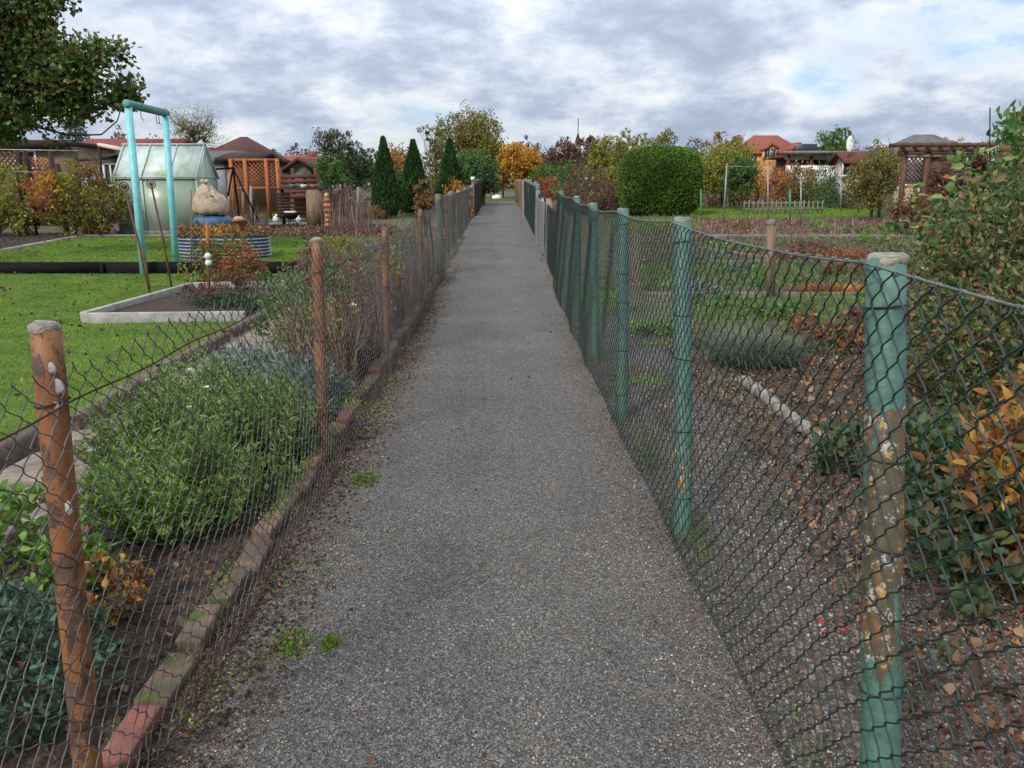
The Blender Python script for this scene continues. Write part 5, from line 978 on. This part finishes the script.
for i, (px, py, yt, w_, m_, l) in enumerate([(344, 219, 190, 50, 'rbrown', 'thicket of bare brown stems left of the grey weathered post'), (330, 218, 196, 34, 'mixed', 'loose autumn shrub behind the totem'), (404, 212, 178, 40, 'green', 'green shrub between the first two pointed conifers'), (436, 207, 178, 34, 'mixed', 'yellowing shrub between the last two pointed conifers'), (255, 209, 190, 56, 'rbrown', 'bare twiggy shrub row under the trellis'), (470, 200, 176, 26, 'green', 'green shrub by the white topped post')]):
    b0 = G(px, py - 2); Y = b0[1]; h = Zp(yt, Y) - b0[2]; bush('garden_shrub', l, 'shrub', b0, (w_ * Y / F / 2, .5, h * .52), m_, 1900, 2.2 * Y / F, 'shrubs of the left garden', ncl=60, sig=.12, rough=.35, nst=40, up=.5)
tag(MB().blades(scatter([(Xp(325, 21), 20), (Xp(375, 21), 20), (Xp(372, 25), 25), (Xp(325, 25), 25)], 240), .95, .018, .3).build('bare_stems', L['dryred']), 'upright bare brown stems behind the grey weathered post', 'stems', kind='stuff')
tag(MB().blades(scatter([(Xp(232, 22), 21), (Xp(276, 22), 21), (Xp(276, 25), 24), (Xp(232, 25), 24)], 260), .65, .018, .3).build('bare_stems', L['dryred']), 'row of dry brown stems under the orange trellis', 'stems', kind='stuff')
bush('grass_plume', 'tuft of orange-pink plumes over the end of the left fence', 'plant', (-1.25, 24, tz(24)), (.35, .35, .62), 'orange', 700, .10, ncl=30, sig=.1, up=1.)
# clipped hedge block
b0 = G(664, 217); Y = b0[1]; mp = Y / F; w_ = 79 * mp; h = Zp(147, Y) - b0[2]; t = thing('clipped_hedge', 'large clipped dark green evergreen block with rounded corners', 'hedge', b0); n = 60000
d = R.normal(size=(n, 3)); d = unit(d); e = 3.7; s_ = (np.abs(d[:, 0]) ** e + np.abs(d[:, 1]) ** e + np.abs(d[:, 2]) ** e) ** (-1 / e); Q = d * s_[:, None]; Q = Q * (1 + .028 * noise3(Q * 3, 1.5, 3) + .018 * noise3(Q * 9, 1.5, 4) - .07 * R.uniform(0, 1, n) ** 2 + .05 * (R.uniform(0, 1, n) > .985))[:, None]
dep = w_ * .8; P = b0 + [0, dep / 2, h / 2] + Q * np.array([w_ / 2, dep / 2, h / 2]); MB().leaves(P, 2.0 * mp, .5, d, .55, .35).build('foliage', L['box'], t)
Q2 = d[:600] * (s_[:600] * .88)[:, None]; MB(smooth=True).tube([b0 + [0, dep / 2, 0], b0 + [0, dep / 2, h * .8]], [.09, .03], 8).build('stem', M['bark'], t)
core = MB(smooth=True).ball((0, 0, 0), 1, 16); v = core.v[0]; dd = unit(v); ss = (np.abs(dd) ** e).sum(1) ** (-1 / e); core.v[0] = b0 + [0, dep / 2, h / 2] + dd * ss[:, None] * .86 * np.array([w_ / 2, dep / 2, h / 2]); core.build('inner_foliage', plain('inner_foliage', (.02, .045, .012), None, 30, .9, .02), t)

# big tree at the top left, trunk outside the frame
Y = 14.5; mp = Y / F; base = np.array([Xp(-28, Y), Y, tz(Y)]); lob = []
for px, py, rx, ry in ((-30, 40, 50, 60), (20, 20, 26, 30), (25, 65, 44, 36), (60, 78, 34, 22), (92, 66, 26, 9), (100, 92, 24, 12), (20, 110, 46, 30), (-40, 110, 60, 40), (68, 52, 26, 10), (118, 98, 12, 12), (70, 105, 24, 14), (35, -20, 26, 30), (-20, -30, 50, 40), (108, 52, 14, 7)):
    p = W(px, py, Y) - base; lob.append((p[0], R.normal(0, .15), p[2], rx * mp, max(.25, min(rx, ry) * mp * .9), ry * mp))
tree('broadleaf_tree', 'big dark broad leaved tree overhanging the top left corner', 'tree', base, lob, 'apple', 26000, 560, .10, .12, trunk_r=.045, trunk_h=2.6, rough=.35, shell=.1, aspect=.8, twigs=10)
# climbing shrub row on black posts, left
gS = 'autumn shrub row on black posts at the left'
for i, (px, yt, m_, l) in enumerate([(-14, 166, 'mixed', 'leafy autumn shrub at the left frame edge under the big tree'), (14, 170, 'ygreen', 'brown-green shrub second from the left frame edge'), (40, 172, 'red', 'shrub with crimson leaves below the lattice fence'), (48, 176, 'yellow', 'small yellow leaved shrub above the crimson one'), (68, 166, 'ygreen', 'tall yellow-green shrub among the black posts'), (92, 166, 'brown', 'rust tinted shrub left of the greenhouse'), (100, 178, 'ygreen', 'autumn shrub touching the left wall of the greenhouse')]):
    Y = 20.2 if m_ not in ('red', 'yellow') else 19.8; b0 = atY(px, Y); h = Zp(yt, Y) - b0[2]; small = m_ in ('red', 'yellow')
    bush('autumn_shrub', l, 'shrub', (b0[0], Y, b0[2] + (.62 if small else 0)), ((.28 if small else .52), .4, (h - .62 if small else h) * .5), m_, 450 if small else 2400, .075, gS, ncl=60, sig=.10, rough=.35, nst=14, up=.3)
for i, (px, yt, l) in enumerate([(20, 168, 'leftmost short black post in the autumn shrub row'), (30, 150, 'taller black post at the corner of the trellis wires'), (61, 164, 'thick black post in the middle of the autumn shrub row'), (81, 152, 'slim black post with the end of the wire'), (99, 167, 'short black post nearest the greenhouse')]):
    Y = 20.4; t = thing('black_post', l, 'post', atY(px, Y), gS.replace('autumn shrub row on', 'row of')); MB().beam((Xp(px, Y), Y, tz(Y)), (Xp(px - 1, Y), Y, Zp(yt, Y)), .05 if px != 61 else .09).build('shaft', M['wood_dark'], t)
for zpy in (150, 172):
    tag(MB(smooth=True).tube([W(-40, zpy - 1, 20.1), W(30, zpy, 20.1), W(81, zpy + 1, 20.1)], .014 if zpy == 150 else .008, 6).build('trellis_wire', M['steel']), '%s wire stretched across the black posts' % ('upper thick' if zpy == 150 else 'lower thin'), 'wire')
# church spire, far
Y = 260; q = atY(577, Y); t = thing('church_spire', 'thin dark needle spire of a distant church', 'church', q); zt_ = Zp(118, Y)
MB().box((q[0], Y, q[2] + 7), (1.8, 1.8, 14)).build('tower', M['tan_wall'], t); zc = q[2] + 14; MB().add([[q[0] + a * .92, Y + b_ * .92, zc] for a, b_ in ((-1, -1), (1, -1), (1, 1), (-1, 1))] + [[q[0], Y, zt_ - 4]], None, [[0, 1, 4], [1, 2, 4], [2, 3, 4], [3, 0, 4]]).build('spire', M['wood_dark'], t)
MB(smooth=True).tube([(q[0], Y, zt_ - 6), (q[0], Y, zt_)], .12, 6).build('finial', M['wood_dark'], t)
# distant wood as a mass behind everything
P = []
for px in range(-300, 1400, 9):
    Y = 150 + 20 * math.sin(px * .9); h = 5.5 + 1.6 * math.sin(px * .13) + 1.2 * math.sin(px * .37) ; c = np.array([Xp(px, Y), Y, tz(Y) + h * .5]); Q, _ = ell_points(260, c, (2.6, 2, h * .55), .2); P.append(Q)
P = np.concatenate(P); tag(MB().leaves(P, .55, .7).build('distant_wood', L['pine']), 'far-off wood closing the horizon behind the gardens', 'wood', kind='stuff')
# white rounded thing at the path's end
q = np.array([Xp(497, 52), 52, tz(52)]); tag(MB(smooth=True).ball(q + [0, 0, .12], 1, 18, .03, (.34, .3, .2)).build('covered_mound', M['white']), 'small white rounded mound on the grass at the very end of the path', 'mound')

# ------------------------------------------------------------------ right garden
def pole(label, px, yt, yb_, r, mat, lean=0, group='poles of the right garden'):
    b0 = G(px + lean, yb_); t = thing('garden_pole', label, 'pole', b0, group); MB(smooth=True).tube([b0 - [0, 0, .1], W(px, yt, b0[1])], r, 8).build('shaft', M[mat], t); MB(smooth=True).ball(W(px, yt, b0[1]), r * 1.15, 8).build('cap', M[mat], t); return t
for px, yt, yb_, r, m_, l, le in ((701, 190, 219, .028, 'gpole', 'green pole just right of the clipped hedge', 0), (727, 164, 226, .022, 'steel', 'leaning grey pole right of the clipped hedge', -4), (768, 163, 226, .024, 'steel', 'grey steel pole before the ochre house', 0), (790, 190, 220, .035, 'gpole', 'green pole in front of the pale shrubs', 0), (801, 180, 226, .022, 'steel', 'grey pole right of the green one before the flat shelter', 0), (878, 186, 218, .03, 'gpole', 'green pole in front of the autumn tree by the pergola', 0), (841, 178, 212, .03, 'steel', 'grey pole in front of the dark round shrub', 0), (615, 194, 214, .03, 'gpole', 'green pole left of the clipped hedge', 0)):
    pole(l, px, yt, yb_, r, m_, le)
for a, b_, l in ((W(727, 166, 19), W(768, 165, 19), 'thin line strung between the two grey poles'), ):
    tag(MB(smooth=True).tube([a, (a + b_) / 2 - [0, 0, .03], b_], .006, 5).build('clothes_line', M['steel']), l, 'line')
b0 = G(771, 300); t = thing('timber_post', 'round topped weathered timber post behind the green fence', 'post', b0); tp = W(771, 222, b0[1]); MB(smooth=True).tube([b0 - [0, 0, .1], (b0 + tp) / 2, tp], [.056, .055, .052], 12).build('shaft', M['wood'], t); MB(smooth=True).lathe(tp, [(.057, -.03), (.062, 0), (.045, .03), (.001, .04)], 12).build('cap', M['conc_dark'], t)
# shrubs behind lawn
back = [(712, 206, 178, 40, 'rbrown', 'bare purple-brown bush right of the clipped hedge'), (738, 206, 176, 34, 'mixed', 'mixed bush by the leaning grey pole'), (760, 206, 165, 50, 'orange', 'orange-brown round bush below the ochre house', ), (782, 205, 172, 30, 'magenta', 'magenta leaved shrub right of the grey steel pole'), (808, 205, 168, 34, 'ygreen', 'yellow shrub before the flat shelter'), (795, 207, 170, 30, 'brown', 'straw brown shrub by the green pole'),
        (828, 203, 160, 44, 'dark', 'dark round evergreen shrub before the brown shed'), (842, 209, 178, 60, 'dark', 'low dark green shrub with berries under the round evergreen'), (812, 207, 182, 40, 'green', 'grey-green low shrub with pink blooms'), (870, 206, 190, 60, 'rbrown', 'faded pink heather-like shrub row'), (690, 208, 168, 30, 'ygreen', 'yellow-green bush touching the right side of the clipped hedge'),
        (604, 212, 168, 36, 'mixed', 'yellow flowering autumn bush left of the clipped hedge'), (582, 214, 172, 40, 'rbrown', 'brown twiggy bush with yellow leaves over the green fence'), (570, 212, 165, 30, 'green', 'green shrub over the tall corner post'), (548, 205, 180, 26, 'red', 'red leaved shrub over the bare wooden posts'), (545, 200, 165, 30, 'green', 'green bush beside the yellow-orange tree'), (620, 214, 182, 30, 'rbrown', 'grey twiggy bush immediately left of the clipped hedge'), (530, 199, 176, 24, 'mixed', 'shrub above the far green posts')]
for px, py, yt, w_, m_, l in back:
    b0 = G(px, py); Y = b0[1]; h = max(.5, Zp(yt, Y) - b0[2]); bush('garden_shrub', l, 'shrub', b0, (w_ * Y / F / 2, min(1.2, w_ * Y / F / 2), h * .52), m_ if m_ != 'purpf' else 'purpf', 1700, 2.3 * Y / F, 'shrubs of the right garden', ncl=70, sig=.14, rough=.35, nst=30, up=.4,
         extra=[('pinkf', 60, .12, 'flower')] if 'pink blooms' in l else ([('yellow', 70, .12, 'flower')] if 'yellow flowering' in l else None))
T('tall loose autumn tree with green and rust leaves left of the pergola', 874, 143, 62, 26, 'mixed', 6000, 2.4, name='hornbeam', py_low=215, lob=10, group='autumn shrubs by the pergola', twigs=12)
T('yellow-green ivy covered tree top behind the loose autumn tree', 882, 140, 44, 28, 'brown', 3500, 2.4, name='garden_tree', py_low=205, group='autumn shrubs by the pergola')
T('rust red twiggy shrub in front of the pergola post', 910, 188, 52, 20, 'rustred', 2600, 2.2, name='deciduous_shrub', cat='shrub', py_low=226, group='autumn shrubs by the pergola')
T('climber with copper leaves covering the pergola front', 942, 158, 40, 19.6, 'rbrown', 2600, 2.4, name='climbing_plant', cat='climber', py_low=200, group='autumn shrubs by the pergola')
# white-fenced strip behind the lawn
t = thing('low_fence', 'low grey picket fence behind the right lawn strip', 'fence', atY(790, 30)); Y = 30.
for i in range(18): xx = Xp(745, Y) + i * .17; MB().b2(xx, xx + .05, Y, Y + .02, tz(Y), tz(Y) + .5 + .02 * math.sin(i * 2)).build('picket', M['conc_dark'], t)
for zz in (.15, .38): MB().b2(Xp(745, Y), Xp(745, Y) + 3.0, Y + .022, Y + .05, tz(Y) + zz, tz(Y) + zz + .06).build('rail', M['conc_dark'], t)
# plants of the beds
def zone(pts): return [tuple(G(*p)[:2]) for p in pts]
for z_, n_, h_, w_, m_, l in (([(640, 293), (900, 293), (960, 238), (640, 238)], 5200, .09, .014, 'dkgrass', 'low weeds and leftovers growing over the right vegetable beds'), ([(690, 236), (900, 236), (900, 219), (690, 219)], 2600, .13, .02, 'dry', 'withered stalks on the farthest right bed'),
        ([(700, 236), (900, 236), (900, 222), (700, 222)], 1500, .22, .012, 'dryred', 'dark dead stems standing on the farthest right bed'), ([(700, 360), (880, 360), (880, 300), (690, 300)], 2600, .09, .010, 'dkgrass', 'low weeds between the lavender and the thin edging'),
        ([(640, 292), (900, 292), (930, 262), (640, 262)], 4200, .10, .016, 'green', 'young green sowing and weeds on the nearest right bed'), ([(620, 235), (700, 235), (700, 218), (600, 218)], 2600, .16, .02, 'dkgrass', 'rough growth in front of the clipped hedge'), ([(700, 208), (900, 208), (900, 200), (700, 200)], 2600, .5, .03, 'dry', 'tall dry perennials before the right background shrubs')):
    P = scatter(zone(z_), n_); P = P[noise3(P, 1.6, n_ % 97) > -.35]; tag(MB().blades(P, h_, w_, .8).build('bed_weeds', L[m_]), l, 'weeds', kind='stuff')
P = scatter(zone([(640, 293), (980, 293), (980, 219), (640, 219)]), 9000, z=.01); stones(P, .008, .035, L['clod'], 'soil_crumbs', 'coarse dark clods on the right vegetable beds', 'soil')
P = scatter(zone([(620, 293), (980, 293), (980, 219), (620, 219)]), 7000, z=.02); litter(P, .05, 'reddish leaf mulch spread over the right vegetable beds')
P = scatter(zone([(262, 237), (395, 237), (395, 226), (262, 226)]), 3000, z=.02); litter(P, .07, 'brown leaf mulch behind the rear left lawn')
P = scatter(zone([(0, 262), (80, 238), (80, 233), (-60, 233)]), 1600, z=.01); stones(P, .01, .04, L['clod'], 'soil_crumbs', 'clods of the bare bed left of the rear lawn', 'soil')
beds = [(880, 243, 38, .18, 'bright', 'bright green spreading plant beyond the green post top'), (730, 252, 40, .16, 'bright', 'light green row plant in the second right bed'), (758, 288, 16, .22, 'bright', 'light green round clump left of the timber post foot'), (795, 285, 12, .15, 'lime', 'small pale green clump right of the timber post'),
        (700, 262, 50, .12, 'blue', 'bluish grey low plants behind the second green post'), (745, 272, 34, .12, 'blue', 'grey-green mat left of the timber post'), (812, 253, 26, .14, 'rbrown', 'dark purple leaved plant right of the timber post'), (845, 258, 30, .10, 'red', 'red-brown mat plant in the middle right bed'), (820, 232, 18, .16, 'lime', 'pale green strappy tuft on the back bed'), (740, 230, 18, .12, 'mixed', 'small tuft at the left of the back bed'), (855, 233, 22, .12, 'green', 'lilac-white flowering plant on the back bed'), (888, 233, 16, .14, 'green', 'white flowering plant beside the bright green one')]
for px, py, w_, h, m_, l in beds:
    b0 = G(px, py); rosette('bed_plant', l, b0, w_ * b0[1] / F / 2 * 1.2, w_ * b0[1] / F / 2, h, m_, 900, max(.03, 2.4 * b0[1] / F), .4, [(('pinkf' if px == 855 else 'whitef'), 34, .05, 'flower')] if py == 233 else ([('purpf', 60, .04, 'flower')] if px == 812 else None), group='plants of the right beds')
b0 = G(830, 293); tuft('ornamental_grass', 'orange grassy tuft at the edge of the middle right bed', 'ornamental grass', b0, .42, .15, .16, 'orange', 500, .012, .5)
for px, py, rx, h, n, l in ((752, 366, .36, .34, 1500, 'grey-green lavender clump behind the green fence'), (715, 350, .22, .22, 700, 'smaller lavender clump left of the big one'), (790, 352, .24, .16, 500, 'low lavender plant beside the copper leaved plants')):
    b0 = G(px, py); tuft('lavender', l, 'lavender', b0, rx * .75, rx * .6, h * R.uniform(.85, 1.05), 'lav', n, .007, .7, 'lavender clumps')
for px, py, rx, h, m_, n, l in ((905, 345, .4, .2, 'copper', 1200, 'copper coloured low plant right of the nearest green post'), (700, 300, .3, .12, 'silver', 500, 'pale low plant by the second green post'), (800, 262, .45, .14, 'rustred', 900, 'rust red mat behind the timber post'), (848, 275, .4, .12, 'rustred', 700, 'rust red mat in the middle right bed'), (838, 350, .34, .13, 'copper', 1100, 'copper orange leaved low plant left of the nearest green post'), (812, 338, .26, .11, 'copper', 700, 'rust coloured low plant beside the lavender'), (868, 332, .3, .14, 'rbrown', 600, 'dull red low plant behind the nearest green post'), (780, 318, .25, .10, 'green', 500, 'green weedy clump in front of the thin edging'), (725, 312, .3, .10, 'green', 500, 'low green weeds by the thin edging'), (650, 335, .25, .07, 'bright', 500, 'bright grass tuft in the gravel behind the third green post')):
    b0 = G(px, py); rosette('low_plant', l, b0, rx, rx * .8, h, m_, n, .05, .6, group='low plants behind the green fence')
# the big right-hand shrubs close behind the fence
def shrubN(label, x, y, rx, ry, h, mat, n, size, asp=.5, ncl=120, z=0, name='leafy_shrub', sig=.09, rough=.3, group='shrubs close behind the right fence', extra=None, nst=45):
    return bush(name, label, 'shrub', (x, y, z), (rx, ry, h / 2), mat, n, size, group, ncl=ncl, sig=sig, aspect=asp, rough=rough, shell=.15, nst=nst, extra=extra, lift=.5, up=.1)
shrubN('large dense green and russet shrub filling the right side behind the fence', 3.38, 5.0, .72, .8, 1.6, 'shrubR', 9500, .046, .5, 260, nst=120)
shrubN('lower dark green part-bare shrub in front of the large russet one', 2.95, 4.35, .55, .6, .95, 'shrubR', 5600, .040, .5, 200, nst=100)
shrubN('green shrub at the right frame edge behind the large one', 4.3, 6.2, .9, .8, 1.9, 'green', 6500, .07, .5, 180)
shrubN('russet twiggy shrub between the large shrub and the pergola', 4.85, 7.9, .75, .8, 1.35, 'shrubR', 5200, .06, .5, 180)
# shrub with big lime leaves on tall stems
b0 = np.array([3.55, 6.1, 0.]); t = thing('hydrangea', 'tall stemmed shrub with large lime green leaves rising above the russet shrub', 'shrub', b0); st = MB(smooth=True); P = []; D = []; FP = []
for i in range(26):
    tip = b0 + [R.uniform(-.42, .5), R.uniform(-.4, .4), R.uniform(1.0, 1.75)]; m_ = (b0 + tip) / 2 + R.normal(size=3) * .08; st.tube([b0 + R.normal(size=3) * [.1, .1, 0], m_, tip], [.009, .007, .004], 5, False); FP.append(tip)
    for u in np.linspace(.35, 1, 13): 
        for s_ in (0, 1): a = R.uniform(0, 6.3); P.append(b0 * (1 - u) + tip * u); D.append([math.cos(a), math.sin(a), .1])
st.build('stems', M['stem'], t); k = R.permutation(len(P)); h_ = len(P) // 2; P = np.array(P); D = np.array(D, float)
MB().leaves(P[k[:h_]], .10, .6, D[k[:h_]], .8, -.1, .2).build('foliage', L['lime'], t); MB().leaves(P[k[h_:]], .085, .55, D[k[h_:]], .8, -.1, .2).build('foliage', L['mixed'], t)
for fp in np.array(FP)[:5]: MB().leaves(fp + R.normal(size=(110, 3)) * .020, .038, .8).build('dry_flower_head', L['rbrown'], t)
pole('thin dark rod sticking up out of the tall shrub at right', 990, 108, 262, .010, 'black', 0)
# low plants close to the fence on the right
rosette('ivy', 'dark green leafy ground cover between nearest green post and the log row', (1.95, 3.55, 0), .42, .5, .22, 'shrubG', 1900, .055, .6, group='ground cover on the right')
rosette('ivy', 'dark blue-green leafy clump under the large russet shrub', (2.3, 3.2, 0), .5, .5, .30, 'shrubG', 2400, .06, .6, group='ground cover on the right')
rosette('ivy', 'dark low foliage right of the nearest green post near the ground', (1.75, 2.5, 0), .32, .35, .22, 'shrubG', 1300, .05, .6, group='ground cover on the right')
shrubN('dying yellow and orange leaved peony low at the right frame edge', 1.98, 2.65, .30, .34, .58, 'peony', 2000, .062, .4, 90, name='peony', sig=.07)
shrubN('second peony with amber leaves behind the yellow one', 2.4, 3.2, .32, .3, .66, 'peony', 1400, .062, .4, 70, name='peony', sig=.07)
shrubN('green leafy branches among the dying peonies', 2.15, 2.8, .38, .4, .55, 'shrubG', 1000, .06, .5, 60, sig=.07)
rosette('cyclamen', 'tiny red flowers and seedlings by the foot of the nearest green post', (1.15, 2.35, 0), .14, .2, .05, 'redf', 26, .022, .8)
for i in range(5):
    x, y = [(1.25, 2.5), (1.1, 1.9), (1.35, 2.1), (1.5, 2.9), (1.2, 3.2)][i]; rosette('seedling', 'small green weed seedling in the brown gravel', (x, y, .005), .06, .06, .04, 'green', 60, .022, .4, group='weed seedlings in the brown gravel')

# ------------------------------------------------------------------ light and sky
w = bpy.data.worlds.new('World'); sc.world = w; w.use_nodes = True; nt = w.node_tree; bg = nt.nodes['Background']; out = nt.nodes['World Output']
sky = nt.nodes.new('ShaderNodeTexSky'); sky.sky_type = 'NISHITA'; sky.sun_disc = False; sky.sun_elevation = rad(38); sky.sun_rotation = rad(215); sky.air_density = 1.2
nt.links.new(mix(nt, 1., sky.outputs[0], (.80, .95, 1.3), 'MULTIPLY'), bg.inputs[0]); bg.inputs[1].default_value = .09
tc = nt.nodes.new('ShaderNodeTexCoord').outputs['Generated']; sp = nt.nodes.new('ShaderNodeSeparateXYZ'); nt.links.new(tc, sp.inputs[0])
zz = mth(nt, 'ADD', mth(nt, 'MAXIMUM', sp.outputs[2], 0), .35); cb = nt.nodes.new('ShaderNodeCombineXYZ')
nt.links.new(mth(nt, 'DIVIDE', sp.outputs[0], zz), cb.inputs[0]); nt.links.new(mth(nt, 'DIVIDE', sp.outputs[1], zz), cb.inputs[1]); cb.inputs[2].default_value = 11.3
uv = mapping(nt, cb.outputs[0], (1.0, 1.0, 1))
big = noise(nt, uv, 1.5, 3, .5, .2); fine = noise(nt, uv, 3.3, 12, .62, .0); wis = noise(nt, mapping(nt, uv, (1, 1.2, 1)), 12, 6, .6, .1)
cover = ramp(nt, mth(nt, 'ADD', mth(nt, 'MULTIPLY', big, .55), mth(nt, 'MULTIPLY', fine, .45)), [(.39, .15), (.475, 1)])
shade = mth(nt, 'ADD', mth(nt, 'ADD', mth(nt, 'MULTIPLY', fine, .56), mth(nt, 'MULTIPLY', big, .34)), mth(nt, 'MULTIPLY', wis, .10))
ccol = ramp(nt, shade, [(.42, (1.0, .99, .97)), (.465, (.80, .84, .90)), (.51, (.62, .69, .81)), (.555, (.47, .55, .69)), (.61, (.39, .46, .60)), (.68, (.52, .59, .71))])
b2 = nt.nodes.new('ShaderNodeBackground'); nt.links.new(ccol, b2.inputs[0]); nt.links.new(mth(nt, 'ADD', .74, mth(nt, 'MULTIPLY', mth(nt, 'MAXIMUM', sp.outputs[2], 0), 1.15)), b2.inputs[1])   # overcast: brighter towards the zenith
mx = nt.nodes.new('ShaderNodeMixShader'); nt.links.new(cover, mx.inputs[0]); nt.links.new(bg.outputs[0], mx.inputs[1]); nt.links.new(b2.outputs[0], mx.inputs[2]); nt.links.new(mx.outputs[0], out.inputs[0])
sl = bpy.data.lights.new('sun', 'SUN'); so = bpy.data.objects.new('sun', sl); C.objects.link(so); sl.energy = 2.6; sl.angle = rad(10); sl.color = (1, .93, .83)
el, az = rad(38), rad(215); so.rotation_euler = Vector((-math.sin(az) * math.cos(el), -math.cos(az) * math.cos(el), -math.sin(el))).to_track_quat('-Z', 'Y').to_euler()
vs = sc.view_settings; vs.view_transform = 'Standard'; vs.look = 'None'; vs.exposure = .32; vs.gamma = 1; vs.use_curve_mapping = False
sc.cycles.use_denoising = True; sc.cycles.max_bounces = 5; sc.cycles.diffuse_bounces = 3; sc.cycles.transmission_bounces = 3; sc.cycles.transparent_max_bounces = 4
sc.cycles.use_adaptive_sampling = True; sc.cycles.adaptive_threshold = .02
